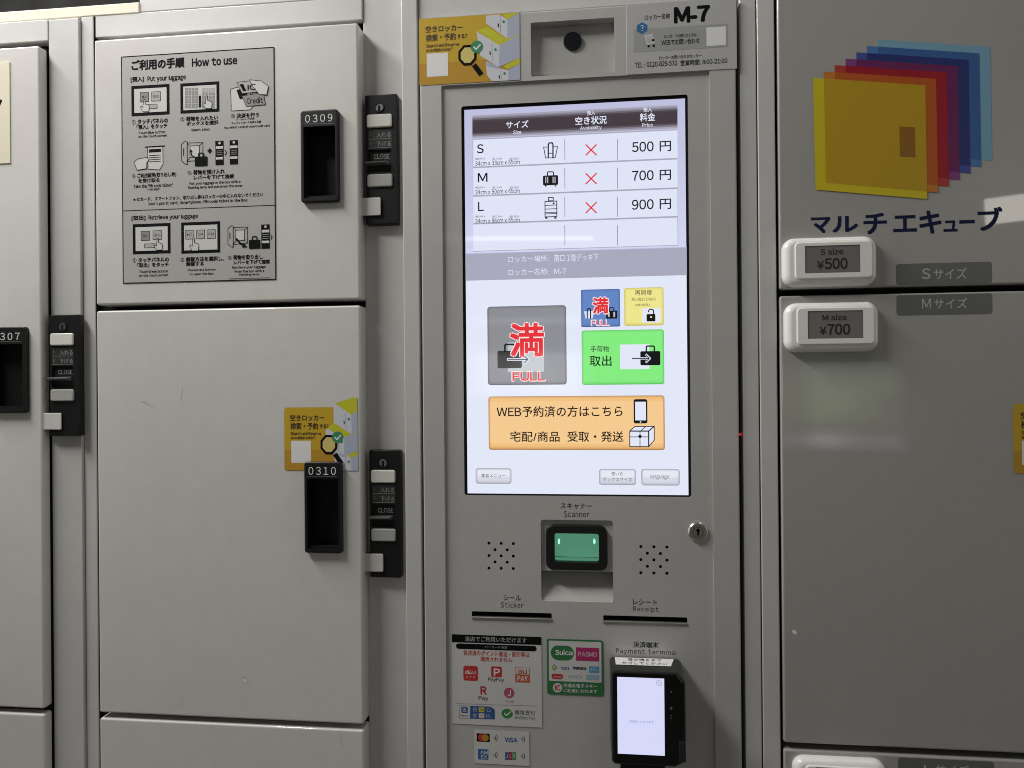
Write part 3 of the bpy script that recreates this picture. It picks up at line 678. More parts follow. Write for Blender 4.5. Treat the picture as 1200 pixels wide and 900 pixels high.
# ---- yellow locker search stickers
YEL = flat("amber_print", (.56, .37, .025), .4); YEL2 = flat("deep_amber_print", (.50, .275, .025), .4); LIM = flat("lime_print", (.56, .55, .03), .4)
WBX = flat("pale_box_print", (.62, .64, .70), .4); SBX = flat("shaded_box_print", (.42, .46, .58), .4); GRN = flat("green_print", (.05, .25, .13), .4); BRN = flat("brown_ink", (.05, .025, .01), .5)
LENS = flat("lens_print", (.66, .55, .18), .4); SEAM = flat("box_line_print", (.35, .38, .46), .4)
def advert(x, z, H, y, Wd, label, crop=True, tall=False):
    """x,z top-left corner; H height, Wd width in metres"""
    o = thing("advert_sticker", label, "sticker", (x, y, z - H), "yellow locker search stickers"); og = (x, y, z - H)
    b = B()
    def N(a, c): return (x + a * H, z - c * H)
    def zk(px_, py_): return ((px_ - 95) / 635 * 1.0, (py_ + .068 * (px_ - 90) - 183) / 635)
    def PK(pts, lay, m):
        q = [zk(*t) for t in pts]
        b.poly([N(min(a, Wd / H), min(max(c, 0 if not tall else -1), 1)) for a, c in q], y - D * lay, m)
    bw = 1.0 if tall else Wd / H
    w0 = 1.02 if tall else Wd / H
    yb_ = y
    b.poly(rrect(x, z - H, x + w0 * H, z, .004 if tall else .0005, 4), yb_, YEL)
    b.poly([N(.0, .68), N(w0, .66), N(w0, .985), N(.985, .999), N(.02, .999), N(.0, .98)] if tall else [N(0, .68), N(w0, .66), N(w0, 1), N(0, 1)], y - D * .6, YEL2)
    L1 = 1.3
    TW(b, "空きロッカー", (*N(.10, .215), *N(.665, .115)), y - D * L1, BRN, .02); TW(b, "検索・予約", (*N(.105, .35), *N(.56, .24)), y - D * L1, BRN, .02)
    TW(b, "する?", (*N(.585, .335), *N(.73, .265)), y - D * L1, BRN, .03)
    TW(b, "Search and Reserve", (*N(.11, .44), *N(.61, .385)), y - D * L1, BRN, .024); TW(b, "an available locker?", (*N(.11, .505), *N(.51, .452)), y - D * L1, BRN, .018)
    b.rect((*N(.115, .88), *N(.44, .53)), y - D * L1, WHITE)
    # stacked boxes
    if tall:
        def zk(px_, py_): return ((px_ - 125) / 665, (py_ - 158) / 665)
        def PK(pts, lay, m): b.poly([N(min(a, Wd / H - .012), c) for a, c in (zk(*t) for t in pts)], y - D * lay, m)
        PK([(668, 128), (880, 48), (918, 54), (926, 70), (926, 824), (690, 824), (664, 640), (590, 560), (578, 400), (668, 322)], 1.2, WBX)
        PK([(684, 118), (880, 56), (926, 66), (926, 196), (862, 240)], 1.5, LIM); PK([(668, 134), (860, 240), (862, 432), (690, 300)], 1.6, WBX); PK([(860, 240), (926, 196), (926, 410), (862, 432)], 1.6, SBX)
        PK([(592, 380), (672, 322), (850, 436), (926, 408), (926, 416), (782, 474)], 1.8, LIM); PK([(582, 388), (780, 472), (782, 658), (600, 552)], 2.0, WBX); PK([(780, 472), (926, 414), (926, 614), (782, 660)], 2.0, SBX)
        PK([(815, 660), (926, 614), (926, 656), (850, 692)], 2.3, LIM); PK([(680, 640), (850, 690), (860, 822), (720, 818), (682, 780)], 2.2, WBX); PK([(850, 690), (926, 655), (926, 822), (860, 822)], 2.2, SBX); PK([(662, 624), (782, 658), (786, 684), (670, 648)], 2.6, SBX)
        spots = ((832, 283), (752, 520), (828, 728))
    else:
        PK([(740, 150), (870, 140), (945, 185), (945, 370), (745, 225)], 1.5, WBX); PK([(945, 185), (1060, 120), (1060, 325), (945, 370)], 1.5, SBX); PK([(905, 140), (1040, 118), (1060, 120), (945, 187)], 1.9, LIM)
        PK([(655, 290), (760, 258), (935, 372), (1060, 322), (1060, 332), (870, 432)], 1.7, LIM)
        PK([(650, 298), (870, 430), (860, 635), (685, 530)], 2.1, WBX); PK([(870, 430), (1060, 325), (1060, 545), (860, 635)], 2.1, SBX)
        PK([(905, 622), (1060, 545), (1060, 600), (945, 657)], 2.5, LIM); PK([(740, 585), (880, 650), (950, 665), (950, 785), (795, 790), (745, 710)], 2.3, WBX); PK([(950, 660), (1060, 600), (1060, 790), (950, 785)], 2.3, SBX)
        PK([(745, 580), (860, 630), (862, 655), (750, 628)], 2.7, SBX)
        spots = ((910, 207), (830, 470), (915, 695))
    for (a, c) in spots:
        b.disc(*N(*zk(a, c)), .020 * H, y - D * 3, GRN, 14); PK([(a - 56, c + 14), (a - 46, c + 18), (a - 44, c + 52), (a - 56, c + 46)], 3, INK)
        b.stroke([N(*zk(a - 35, c - 60)), N(*zk(a - 30, c + 105))], .006 * H, y - D * 2.9, SEAM)
    # magnifier
    cx, cz = N(.735, .59); oc = [(cx + .148 * H * math.cos(math.radians(22 + 45 * i)), cz + .165 * H * math.sin(math.radians(22 + 45 * i))) for i in range(8)]
    ic = [(cx + (q[0] - cx) * .74, cz + (q[1] - cz) * .76) for q in oc]
    b.holed(oc, [ic], y - D * 3.2, INK); b.poly(ic, y - D * 3.0, LENS)
    b.stroke([N(.845, .755), N(.93, .875)], .075 * H, y - D * 3.2, INK)
    b.disc(*N(.88, .475), .093 * H, y - D * 3.4, GRN, 24); b.stroke([N(.835, .475), N(.868, .51), N(.93, .445)], .022 * H, y - D * 3.8, WHITE)
    b.build("printed_sheet", o, og)
    return o
r = rc(491.3, 18.5, 609.6, 97, 0)
advert(r[0], r[3], r[3] - r[1], -.0004, r[2] - r[0], "flat amber sticker on the kiosk top beside its camera window")
r = rc(333.3, 477.3, 394, 551.3, 0)
advert(r[0], r[3], r[3] - r[1], -.0004, X(421.6, 515) - r[0], "amber sticker with stacked box picture behind handle 0310", tall=True)
r = rc(1187.2, 473, 1250, 555, 0)
advert(r[0], r[3], r[3] - r[1], -.0004, (r[3] - r[1]) * 1.3, "dark amber sticker cut off by the photo edge on the tall glossy door", tall=True)

# ---- cream notice at the far left
o, og = sheet_obj("paper_notice", (0, 192), -.0006, "cream notice with a cut off black character on the far left door", "notice")
b = B(); x1n = X(12.3, 130); b.slab((x1n - .12, Z(2, 192), x1n, Z(5, 73)), -.0012, -.0001, .0006, .0003, flat("cream_paper", (.70, .66, .52), .6))
T(b, "ク", -16, 2.6, 114, 132, -.0012 - D, INK, .03)
b.build("printed_sheet", o, og)

# ---- how to use poster
y = -.0005
o, og = sheet_obj("instruction_poster", (232, 330), y, "grey how to use poster with pictograms and Japanese text on door 0309", "poster")
b = B(); PG = flat("grey_poster_paper", (.42, .415, .40), .42); PW = flat("poster_white", (.60, .60, .58), .45); PM = flat("poster_mid_grey", (.24, .24, .235), .5)
R(b, 143, 60.5, 322.3, 330, y, PG)
FR(b, 142.8, 60.5, 322.5, 330.1, 1.0, y - D, INK); ST(b, [(143.5, 247.2), (323, 240.4)], .8, y - D, INK)
k = y - D
def tl(s, u0, u1, v0, v1, bold=0.012): T(b, s, u0, u1, v0, v1, k, INK, bold + .024)
tl("ご利用の手順", 154, 216.2, 68.6, 81.2, .02); tl("How to use", 224.8, 278, 66.8, 77, .012)
tl("[預入]", 153, 168.8, 89.8, 96.8, .012); tl("Put your luggage", 172.7, 217.7, 88.2, 96, .004)
tl("① タッチパネルの", 154.4, 197, 139, 145.2); tl("「預入」をタッチ", 160, 196, 145.2, 151); tl("Touch Blue button", 162.5, 193.7, 153.4, 156.6, .004); tl("on the touch screen", 162, 195.8, 157.6, 160.8, .004)
tl("② 荷物を入れたい", 211.4, 255.4, 135.8, 141.6); tl("ボックスを選択", 218.4, 256, 141.6, 146.8); tl("Select a box", 224, 245.6, 150, 153.4, .004)
tl("③ 決済を行う", 270.5, 303.4, 132.4, 138.2); tl("IC・QRコード決済", 277, 298, 138.6, 140.9, 0); tl("クレジットカード決済も可能", 271, 306, 142, 145, 0); tl("Pay with IC card/QR code/Credit card", 262.5, 316, 147, 150.4, .004)
tl("④ ご利用証明(取り出し券)", 155, 206.5, 202.4, 208.6); tl("を受け取る", 162, 187, 208.8, 214); tl('Take the "PIN code ticket"', 156.3, 202.5, 215.4, 219.6, .004); tl("/ receipt", 171.8, 187, 220, 223.8, .004)
tl("⑤ 荷物を預け入れ", 219.8, 263.4, 198.6, 204.6); tl("レバーを下げて施錠", 227, 274.4, 204.6, 210); tl("Put your luggage in the box with a", 222, 281.7, 212.2, 216.4, .004); tl("flashing lamp and pull down the lever", 219.8, 284.3, 217, 221, .004)
tl("※ICカード、スマートフォン、取り出し券はロッカーの中に入れないでください", 156.3, 308.3, 228.4, 233.2, .006); tl("Don' t put IC card , Smartphone , PIN code ticket in the Box", 174, 290, 234.6, 239.2, .012)
tl("[取出]", 154, 170.5, 252.4, 258.8, .012); tl("Retrieve your luggage", 174, 232, 251, 258, .004)
tl("① タッチパネルの", 155.4, 198, 301.6, 307.4); tl("「取出」をタッチ", 161, 197.6, 307.6, 313); tl("Touch Green button", 163, 196.7, 316.2, 319.6, .004); tl("on the touch screen", 163, 197, 320.8, 324, .004)
tl("② 解錠方法を選択し、", 211.4, 262.5, 300.6, 306.4); tl("解錠する", 218, 238.8, 306.6, 311.8); tl("Choose any button", 219.8, 252.7, 314.6, 318, .004); tl("to open the box", 222.5, 250, 319.4, 322.8, .004)
tl("③ 荷物を取り出し", 267, 307.8, 298.5, 304.2); tl("レバーを下げて施錠", 274, 316.3, 304.4, 309.6); tl("Retrieve your luggage", 272, 311.4, 311.4, 315.2, .004); tl("from the box with a", 274.4, 309.6, 316, 319.2, .004); tl("flashing lamp", 280, 304, 320.2, 323.4, .004)
R(b, 268.5, 325.6, 316.5, 326.5, k, GREYINK)
k2, k3, k4 = y - 2 * D, y - 3 * D, y - 4 * D
def hand(u, v, s=1.0):                  # pointing hand, fingertip at u,v
    q = [(0, 0), (1.2, 0), (1.5, 5), (5.6, 6.2), (6.2, 8), (5.6, 13.5), (-1, 13.5), (-3.8, 8.6), (-3, 7.4), (-1, 8.8), (-.5, 3)]
    q = [(u + a * s, v + c * s) for a, c in q]
    Q(b, q, k4, PW); ST(b, q, .55, k4 - D, INK, True)
def monitor(u0, v0, u1, v1):
    R(b, u0, v0, u1, v1, k, INK); R(b, u0 + 3.3, v0 + 3.7, u1 - 3.3, v1 - 3.7, k2, PW)
def keyb(u0, v0, u1, v1, s=None, dark=False):
    R(b, u0, v0, u1, v1, k3, INK); R(b, u0 + .6, v0 + .6, u1 - .6, v1 - .6, k3 - D * .4, PM if dark else PG)
    if s: T(b, s, u0 + 2, u1 - 2, (v0 + v1) / 2 - 1.6, (v0 + v1) / 2 + 1.6, k3 - D * .8, INK)
monitor(154, 99.6, 198.6, 135.2); keyb(164, 108, 174.4, 119.4, "預入", True); keyb(177.4, 107.2, 188.2, 118.6, "取出"); keyb(172, 122, 184.4, 127.6); hand(168.4, 116.6, 1.05)
monitor(211.4, 96.6, 257, 132)
for i in range(9):
    for j in range(8):
        if i in (4,): continue
        R(b, 216.8 + i * 3.95, 103 + j * 3.05, 220.0 + i * 3.95, 105.4 + j * 3.05, k3, PM if (i < 4 or j > 1) else PG)
R(b, 232.8, 112, 235.6, 126, k3, INK); hand(241.6, 112.2, 1.1)
# card reader
q = [(270.2, 104.4), (290, 99), (297, 124), (293, 128.6), (271, 130)]; Q(b, q, k, PW); ST(b, q, .6, k2, INK, True); Q(b, [(277, 105.2), (289, 103), (290, 114), (281, 116.4)], k2, INK)
q = [(283.4, 112.2), (308.4, 108.6), (311, 122.6), (288.4, 124.6)]; Q(b, q, k3, PM); ST(b, q, .5, k3 - D, INK, True); T(b, "Credit", 289, 308, 114, 121, k4 - D, INK)
q = [(277.4, 96.4), (297.6, 94.2), (304.6, 107.4), (283.6, 109.6)]; Q(b, q, k4, PG); ST(b, q, .5, k4 - D, INK, True); T(b, "IC", 290, 300, 98.4, 105.6, k4 - 2 * D, INK, .01); Q(b, [(280.6, 98.8), (285, 98.4), (288.6, 106.4), (285, 107)], k4 - D, INK)
q = [(292.5, 93.4), (306, 94.8), (314.4, 101), (312.4, 111), (304, 110.6), (298, 104), (294, 97)]; Q(b, q, k4 - 2 * D, PW); ST(b, q, .55, k4 - 3 * D, INK, True)
# receipt in a hand
ST(b, [(170.4, 172.4), (192.6, 171)], 1.3, k2, INK); q = [(172.8, 172.6), (190.6, 171.6), (191, 192), (187, 199), (173.4, 198)]; Q(b, q, k, PW); ST(b, q, .6, k2, INK, True)
Q(b, [(174.6, 175), (188.6, 174.2), (188.6, 178), (174.6, 178.8)], k2, INK)
for i in range(4): ST(b, [(175, 182.4 + 2.4 * i), (188, 181.6 + 2.4 * i)], .7, k2, INK)
q = [(157, 189.6), (162, 186), (172, 184.4), (174.6, 187), (172, 190.6), (171.6, 197.6), (160.4, 199.4)]; Q(b, q, k3, PW); ST(b, q, .6, k4, INK, True)
def open_box(u, v, s=1.0):
    W_ = lambda a, c: (u + a * s, v + c * s)
    q = [W_(6.5, 2.6), W_(25, 2), W_(25, 22.6), W_(6.5, 24)]; Q(b, q, k, PG); ST(b, q, .6, k2, INK, True)
    q = [W_(10, 6), W_(21, 5.6), W_(21, 18.6), W_(10, 19.4)]; Q(b, q, k2, PW); ST(b, q, .6, k3, INK, True)
    for a, c in (((21, 5.6), (25, 2)), ((21, 18.6), (25, 22.6)), ((10, 6), (6.5, 2.6)), ((10, 19.4), (6.5, 24))): ST(b, [W_(*a), W_(*c)], .5, k3, INK)
    q = [W_(0, 4), W_(5, 0), W_(6.6, .8), W_(6.6, 27), W_(5, 27.6), W_(0, 23.4)]; Q(b, q, k3, PG); ST(b, q, .6, k4, INK, True); ST(b, [W_(2.6, 9), W_(2.6, 17)], 1.0, k4, INK)
def mini_lock(u, v, w=9.6, h=28.4):
    R(b, u, v, u + w, v + h, k2, INK); R(b, u + .6, v + h * .22, u + w - .6, v + h * .33, k3, PW); R(b, u + .6, v + h * .67, u + w - .6, v + h * .77, k3, PW)
    DI(b, u + w / 2, v + h * .09, 1.5, k3, PW, 10)
    for i in range(3): ST(b, [(u + 1.5, v + h * (.42 + .08 * i)), (u + w - 1.5, v + h * (.42 + .08 * i) - .2)], .5, k3, PG)
open_box(212.6, 165); case(b, 228.3, 183.4, 243, 194.6, k4, INK, 1); arrow(b, 243.5, 247.4, 176.6, k4, INK, 1.6, 2.2)
ST(b, [(228, 184), (224.4, 182), (223.6, 177.4)], 1.3, k4, INK); Q(b, [(221.6, 178), (223.6, 174.8), (226, 178)], k4, INK)
mini_lock(252.4, 165); mini_lock(269.2, 164.2); ST(b, [(263.4, 176), (265.4, 178), (263.8, 181.6)], .9, k3, INK)
monitor(155.6, 262, 199.8, 297.4); keyb(165, 270.8, 175.8, 282, "預入", True); keyb(179, 270, 189.8, 281, "取出"); keyb(169, 285.4, 182, 290.6); hand(184.2, 279.4, 1.0)
monitor(212.4, 260, 258, 296.6)
for i, s in enumerate(("IC", "QR", "PIN")): keyb(217.2 + 12.6 * i, 269.6 - i * .4, 227.4 + 12.6 * i, 280.4 - i * .4, s)
hand(226.2, 279, 1.1)
open_box(267, 264.2, .92); ST(b, [(277, 280), (281.4, 285), (286, 287.4)], 2.2, k4, INK); Q(b, [(285, 284), (289.6, 289.4), (283.4, 290.2)], k4, INK); case(b, 291.6, 281, 305, 291.4, k4, INK, 1); mini_lock(306.2, 263, 9.8, 28.4); ST(b, [(317, 275), (318.6, 277), (317.4, 280.6)], .8, k3, INK)
b.build("printed_sheet", o, og)

# ---- M-7 plate
y = -.0007
o, og = sheet_obj("locker_sign", (797, 84), y, "grey sign plate lettered M-7 at the kiosk top corner with telephone hours", "sign")
b = B(); MP = flat("pale_grey_plate", (.47, .47, .475), .35); MP2 = flat("grey_plate_band", (.36, .365, .365), .35)
r = rc(734, 1.2, 863.4, 84, y); b.slab(r, y, -.0001, .0006, .0003, MP)
k = y - D
T(b, "ロッカー名称", 755.6, 785, 16.4, 22.8, k, INK, .01); T(b, "M-7", 789.7, 832, 7, 26.3, k, INK, .045, 4)
R(b, 742.8, 31, 853, 58.2, k, MP2)
x, z = p(752.3, 33, k); b.poly([(x + .0072 * math.cos(math.radians(30 + 60 * i)), z + .0072 * math.sin(math.radians(30 + 60 * i))) for i in range(6)], k - D, flat("blue_hexagon_print", (.04, .15, .36), .4)); T(b, "?", 750.4, 754.4, 29.6, 36.2, k - 2 * D, WHITE)
Q(b, [(754.5, 41), (764.5, 39.5), (768.5, 50.5), (758, 53.5)], k - D, flat("phone_print", (.55, .57, .58), .4)); Q(b, [(757, 43.6), (763.4, 42.6), (765, 48), (759, 49.4)], k - 2 * D, MP)
for a, c in ((760, 54), (765.5, 47), (766, 53.5)): DI(b, a, c, 1.5, k - 2 * D, INK, 10)
T(b, "ロッカーでお困りのときは", 778.4, 816.2, 39.8, 43.8, k - D, INK, .006); T(b, "WEBでお問い合わせ", 775, 819.6, 45.4, 52, k - D, INK, .01)
R(b, 827.8, 31.5, 850.6, 53.4, k - D, WHITE)
T(b, "ロッカーお問い合わせセンター", 772.5, 822, 64.2, 68.6, k, INK, .008); T(b, "TEL : 0120-829-532", 743.9, 793.6, 72, 78, k, INK, .012); T(b, "営業時間: 8:00-21:00", 797.4, 852.4, 69, 75.8, k, INK, .012)
b.build("sign_face", o, og)

# ---- payment stickers
y = PY - .0006
PAPER = flat("white_sticker_vinyl", (.60, .59, .58), .4)
o, og = sheet_obj("payment_sticker", (582, 850), y, "white sticker with rows of barcode payment logos under the sticker slot", "sticker", "accepted payment stickers")
b = B(); R(b, 529.6, 744.4, 634.8, 850.3, y, PAPER); k = y - D; k2 = y - 2 * D; k3 = y - 3 * D
R(b, 529.6, 744.8, 634.2, 754.2, k, INK); T(b, "当店でご利用いただけます", 545.4, 617, 746.4, 752.6, k2, flat("grey_lettering", (.38, .38, .38), .5), .01)
RR(b, 534.4, 755.4, 628.8, 761.8, 3, k, INK); T(b, "バーコード決済", 568, 594.4, 757, 760, k2, flat("grey_lettering", (.38, .38, .38), .5))
T(b, "各決済のポイント進呈・割引等は", 543, 620.4, 762.8, 769.2, k, RED, .012); T(b, "適用されません", 563, 600.2, 769.8, 775.6, k, RED, .012)
RR(b, 543, 780.3, 560, 797.7, 2.6, k, RED); T(b, "d払い", 545, 558, 785, 790.4, k2, WHITE, .02)
for u in (547.4, 551.4, 555.4): T(b, "★", u - 1.1, u + 1.1, 792, 794.2, k2, WHITE)
RR(b, 575.6, 781, 588, 793.4, 1.4, k, RED); T(b, "P", 578.6, 586, 783.4, 792.4, k2, WHITE, .03); T(b, "PayPay", 572.2, 590.6, 794.2, 799.6, k, INK, .006)
R(b, 603.8, 782.2, 620.8, 799.7, k, flat("orange_red_print", (.52, .10, .03), .5)); R(b, 604.3, 782.7, 620.3, 790.4, k2, PAPER); T(b, "au", 606.6, 617.4, 784.6, 789.6, k3, flat("orange_red_print", (.52, .10, .03), .5), .01); T(b, "PAY", 606.4, 618.4, 792.2, 798, k2, WHITE, .02)
T(b, "R", 563, 570.2, 804.2, 814, k, flat("crimson_print", (.42, .008, .04), .5), .03); T(b, "Pay", 560.7, 572, 815.8, 821.8, k, INK, .006)
DI(b, 596.6, 812, 6.1, k, flat("rose_print", (.42, .07, .15), .5)); T(b, "J", 595, 598.6, 808.6, 815.6, k2, WHITE, .02); T(b, "J-Coin", 591.5, 602, 820.2, 823.2, k, flat("rose_print", (.42, .07, .15), .5))
ST(b, [(533.6, 824.4), (630, 827.4)], .4, k, PM)
FR(b, 538, 826.8, 551, 842.2, .4, k, PM); RR(b, 540.6, 828.4, 548, 835.4, 1, k, flat("blue_print", (.02, .09, .28), .5)); T(b, "支", 542, 546.8, 829.6, 834.4, k2, WHITE); T(b, "Alipay+", 539.4, 549.6, 837.6, 840, k, INK)
BLU = flat("blue_print", (.02, .09, .28), .5)
Q(b, [(551.2, 827.2), (575, 828), (579.8, 831.6), (579.8, 843), (551.2, 842)], k, BLU)
R(b, 561, 828.6, 567.6, 834.6, k2, flat("yellow_print", (.55, .50, .06), .5)); R(b, 561, 836, 567.6, 841.6, k2, PAPER)
for u, v, s in ((554, 829, "銀"), (554, 836, "联"), (570, 829.4, "G"), (570, 836.6, "K")): T(b, s, u, u + 5, v, v + 5, k2, SBX)
T(b, "TnG", 562, 566.6, 830, 833, k3, INK); T(b, "to", 563, 566, 837.4, 840.2, k3, RED)
DI(b, 594.2, 836.2, 6.6, k, flat("grass_green_print", (.04, .22, .04), .5), 24, 5.6); ST(b, [(591.2, 836), (593.6, 838.4), (598.6, 834)], 1.3, k2, WHITE)
T(b, "微信支付", 603, 627, 832.2, 838, k, GREYINK, .008); T(b, "WeChat Pay", 603, 627, 839.2, 844, k, GREYINK, .004)
b.build("printed_sheet", o, og)

o, og = sheet_obj("payment_sticker", (674, 815), y, "green framed white sticker of transit card logos beside the terminal", "sticker", "accepted payment stickers")
b = B(); FG = flat("frame_green_print", (.03, .17, .055), .45)
RR(b, 641, 749.5, 707, 814.6, 2.6, y, FG); RR(b, 643.2, 751.6, 704.8, 799, 1.6, k, PAPER)
RR(b, 645.4, 756.6, 672.4, 773.8, 8.4, k2, FG); T(b, "Suica", 650.6, 671, 761.4, 767.8, k3, WHITE, .02)
R(b, 675, 759, 702, 774.6, k2, flat("magenta_print", (.42, .02, .14), .5)); T(b, "PASMO", 677.6, 699.8, 764, 769.6, k3, flat("pink_lettering", (.62, .40, .46), .5), .03)
Q(b, [(649.6, 778), (653.2, 782), (649.6, 786), (646, 782)], k2, flat("leaf_print", (.22, .34, .04), .5)); DI(b, 649.6, 782, 1.4, k3, PAPER, 10)
T(b, "toica", 657.4, 667, 780.6, 785, k2, flat("blue_print", (.02, .09, .28), .5), .02); T(b, "manaca", 671.4, 687, 781.6, 784.8, k2, INK, .04)
R(b, 690.4, 781, 702, 788.4, k2, flat("cyan_print", (.06, .30, .52), .5)); T(b, "ICOCA", 692, 700.6, 783.2, 786.4, k3, WHITE)
RR(b, 646.2, 789.6, 659.8, 795.8, 3, k2, RED); T(b, "nimoca", 648.4, 657.8, 791.4, 794.2, k3, PAPER)
T(b, "SUGOCA", 665.6, 681.8, 791.2, 794.8, k2, flat("blue_grey_print", (.26, .34, .42), .5)); R(b, 687, 790.8, 702, 796.8, k2, flat("pale_cyan_print", (.25, .42, .55), .5)); T(b, "はやかけん", 688.6, 700.6, 792.4, 795.4, k3, PAPER)
DI(b, 653.4, 806, 5.6, k2, PAPER); T(b, "IC", 650.4, 656.8, 802.6, 809.2, k3, RED, .03)
T(b, "交通系電子マネー", 660.2, 699.6, 801.4, 806.2, k2, WHITE, .008); T(b, "ご利用になれます", 660.2, 700, 807.6, 812, k2, WHITE, .008)
b.build("printed_sheet", o, og)

o, og = sheet_obj("payment_sticker", (588, 896), y, "small white sticker of four contactless card logos at the kiosk foot", "sticker", "accepted payment stickers")
b = B(); R(b, 555.8, 856, 620.4, 896, y, PAPER)
R(b, 558.6, 859.6, 573.8, 869.2, k, INK); DI(b, 564, 864.4, 4, k2, RED); DI(b, 568.6, 864.6, 4, k3, flat("ochre_print", (.50, .22, .02), .5))
T(b, "VISA", 591.2, 606.2, 864.2, 869.8, k, flat("blue_print", (.02, .09, .28), .5), .025)
R(b, 560.2, 878, 572.2, 890, k, flat("sea_blue_print", (.02, .13, .34), .5)); T(b, "AM", 563, 571.4, 879.8, 884, k2, WHITE); T(b, "EX", 564, 570.6, 885, 889, k2, WHITE)
for i, c in enumerate(((.02, .09, .28), (.42, .01, .05), (.05, .26, .10))): R(b, 592 + 4.3 * i, 881.4, 596 + 4.3 * i, 890.4, k, flat("card_bar_%d" % i, c, .5)); T(b, "JCB"[i], 592.9 + 4.3 * i, 595.1 + 4.3 * i, 884, 888, k2, WHITE)
for u, v in ((577, 864.6), (609, 866.4), (577, 884.6), (609, 886)):
    for i in range(3):
        rr_ = 1.8 + 1.9 * i; ST(b, [(u + rr_ * math.cos(a) + .2, v + 1.0 * rr_ * math.sin(a)) for a in [math.radians(-38 + 19 * j) for j in range(5)]], .55, k, INK)
b.build("printed_sheet", o, og)

# ---- electronic price tags
EIN = flat("paper_display", (.185, .18, .178), .28); EIK = flat("paper_display_ink", (.022, .02, .022), .4)
def price_tag(u0, v0, u1, v1, size, price, disp, t1, t2, label):
    yf = -.013; x, z = p((u0 + u1) / 2, v1, 0); o = thing("price_tag", label, "price tag", (x, 0, z), "electronic price tags on the locker doors"); og = (x, 0, z)
    b = B(); r = rc(u0, v0, u1, v1, -.008); b.slab(r, -.0115, -.0001, .014, .0085, TAGW, n=10, nf=10)
    k = pxs(u0, v0, yf); r2 = (r[0] + .0125, r[1] + .0085, r[2] - .0065, r[3] - .0065)
    dr = rc(*disp, yf)
    b.slab(r2, -.0133, -.0105, .005, .0014, TAGW, [rrect(*dr, .0004, 2)], n=6)
    body = b.build("tag_body", o, og)
    b = B(); yd = -.0127; b.rect((dr[0] - .0002, dr[1] - .0002, dr[2] + .0002, dr[3] + .0002), yd, EIN)
    T(b, size, *t1, yd - D, EIK, .02); T(b, "¥", t2[0], t2[0] + 8.2, t2[2] + 3.4, t2[3], yd - D, EIK, .012); T(b, price, t2[0] + 9, t2[1], t2[2], t2[3], yd - D, EIK, .026, 3)
    b.build("tag_display", o, og)
price_tag(917.5, 277.5, 1028, 335.5, "S size", "500", (943.4, 287.5, 1008, 319.6), (961.5, 988.5, 291.2, 298.4), (957.4, 993.4, 302.2, 315.4), "white rounded price tag showing 500 yen on the logo door")
price_tag(919.8, 354, 1030.2, 412.5, "M size", "700", (946.6, 364, 1011.4, 396.6), (963.8, 992.4, 368.4, 375.4), (960.4, 996.4, 379.2, 392.4), "white rounded price tag showing 700 yen on the tall door")
price_tag(930, 890, 1040, 949, "L size", "900", (956, 900, 1020, 933), (974, 1002, 904, 911), (970, 1006, 915, 928), "white rounded price tag cut off at the bottom edge of the photo")

# ---- payment terminal
org = (*p(758, 900, PY)[:1], PY, p(758, 900, PY)[1])
term = thing("payment_terminal", "black card payment terminal with a lit white screen on the kiosk", "card terminal", org)
YT, YBk = -.046, -.041                  # front plane at the top, at the bottom
tx0, tx1 = X(716.6, 840, YT), X(803.6, 840, YT); tz1, tz0 = Z(758, 787, YT), Z(758, 897, YT)
TB = flat("terminal_black", (.004, .004, .0045), .16); TE = flat("terminal_dark_grey", (.016, .016, .017), .34)
b = B()
# housing: side profile with a flat top and a raised card side on the right
outl = [(tx0 + .003, tz0), (tx1 - .012, tz0), (tx1 - .003, tz0 + .005), (tx1, tz0 + .011), (tx1, tz1 - .011), (tx1 - .008, tz1), (tx0 + .003, tz1), (tx0, tz1 - .003), (tx0, tz0 + .003)]
xt0, xt1, zt1 = X(714.5, 770, PY - .003), X(798, 770, PY - .003), Z(757, 771.4, PY - .003)
back = [(xt0 + .003, tz0 + .004), (xt1 - .010, tz0 + .004), (xt1 - .003, tz0 + .008), (xt1, tz0 + .014), (xt1, zt1 - .004), (xt1 - .004, zt1), (xt0 + .003, zt1), (xt0, zt1 - .003), (xt0, tz0 + .006)]
ins = lambda l, d: [((x - (tx0 + tx1) / 2) * (1 - d / .045) + (tx0 + tx1) / 2, (z - (tz0 + tz1) / 2) * (1 - d / .057) + (tz0 + tz1) / 2) for x, z in l]
b.poly(ins(outl, .0022), YT - .0014, TB); b.loft(ins(outl, .0022), YT - .0014, ins(outl, .0006), YT - .0006, TE); b.loft(ins(outl, .0006), YT - .0006, outl, YT + .001, TE)
b.loft(outl, YT + .001, outl, YT + .012, TE); b.loft(outl, YT + .012, back, PY - .002, TE)
b.build("terminal_body", term, org)
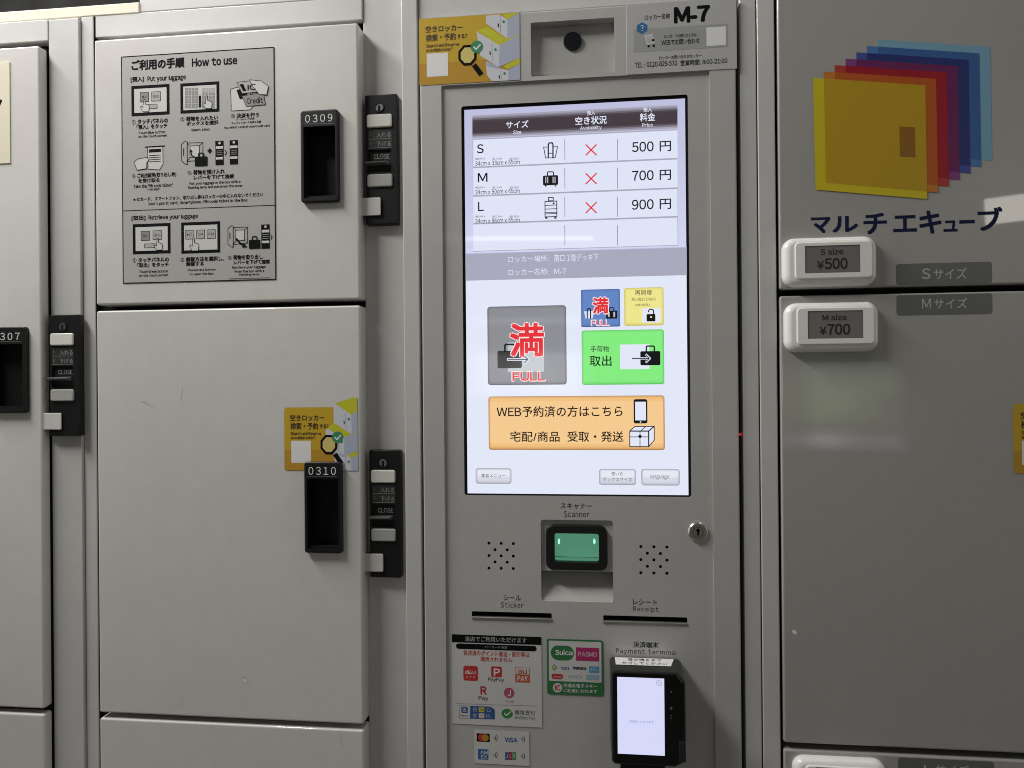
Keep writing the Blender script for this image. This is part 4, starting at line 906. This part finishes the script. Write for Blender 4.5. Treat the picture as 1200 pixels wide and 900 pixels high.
# card-reader block on the right flank, painted chamfer line, dock below
b = B(); yr = YT - .0014 - D
for v, rr_ in ((811, .0009), (830, .0015), (838.5, .0008), (841.5, .0008)): b.disc(X(786.5, v, yr), Z(786.5, v, yr), rr_, yr, flat("terminal_sensor", (.16, .16, .17), .3), 12)
ST(b, [(789, 785.6), (799.4, 800.5)], .7, yr - .0004, flat("painted_edge_sheen", (.10, .10, .10), .3))  # chamfer sheen painted as a thin lighter line
b.build("sensor_strip", term, org)
b = B(); b.slab((X(795, 840, YT), tz0 + .006, X(803.2, 840, YT), tz0 + .030), YT - .0018, YT + .006, .001, .0008, TE); b.build("side_block", term, org)
b = B(); b.box(X(727, 899, YT + .01), X(779, 899, YT + .01), YT + .006, PY - .001, tz0 - .05, tz0 + .001, TB); b.build("dock", term, org)
b = B(); ys = YT - .0014 - D
sr = rc(723.6, 794.2, 778.7, 884.4, ys); b.rect(sr, ys, scr("terminal_white", 214, 216, 248))
T(b, "ご利用いただけます", 736.5, 766, 844.4, 847.4, ys - D, scr("terminal_blue", 96, 130, 190)); x, z = p(772.3, 800.4, ys); b.holed(circ(x, z, .0034, 16), [circ(x, z, .0029, 16)], ys - D, scr("terminal_grey", 150, 152, 178)); T(b, "×", 771.2, 773.4, 799.3, 801.5, ys - D, scr("terminal_grey", 150, 152, 178))
b.build("terminal_screen", term, org)
# white instruction strip lying on the sloping top
b = B()
def top_pt(a, t):                        # a across, t from front (0) to back (1)
    xf = tx0 + .006 + a * (tx1 - .016 - tx0 - .006); xb_ = xt0 + .006 + a * (xt1 - .008 - xt0 - .006)
    yf, yb_ = YT + .012, PY - .002
    return (xf + (xb_ - xf) * t, yf + (yb_ - yf) * t, tz1 + (zt1 - tz1) * t + .0004)
b.add([top_pt(0, .18), top_pt(1, .18), top_pt(1, .94), top_pt(0, .94)], [(0, 1, 2, 3)], WHITE)
for txt, t0, t1, a0, a1 in (("音が鳴るまで", .60, .88, .22, .80), ("かざしてください", .24, .52, .12, .92)):
    vs, fs, ax, bx, az, bz_, _b = outline(txt, .0, 2)
    pts = []
    for x, z in vs:
        q = Vector(top_pt(a0 + (a1 - a0) * (x - ax) / (bx - ax), t0 + (t1 - t0) * (z - az) / (bz_ - az))); q.z += .0002; pts.append(q)
    b.add(pts, fs, INK)
b.build("instruction_strip", term, org)

bpy.data.objects.remove(_to)
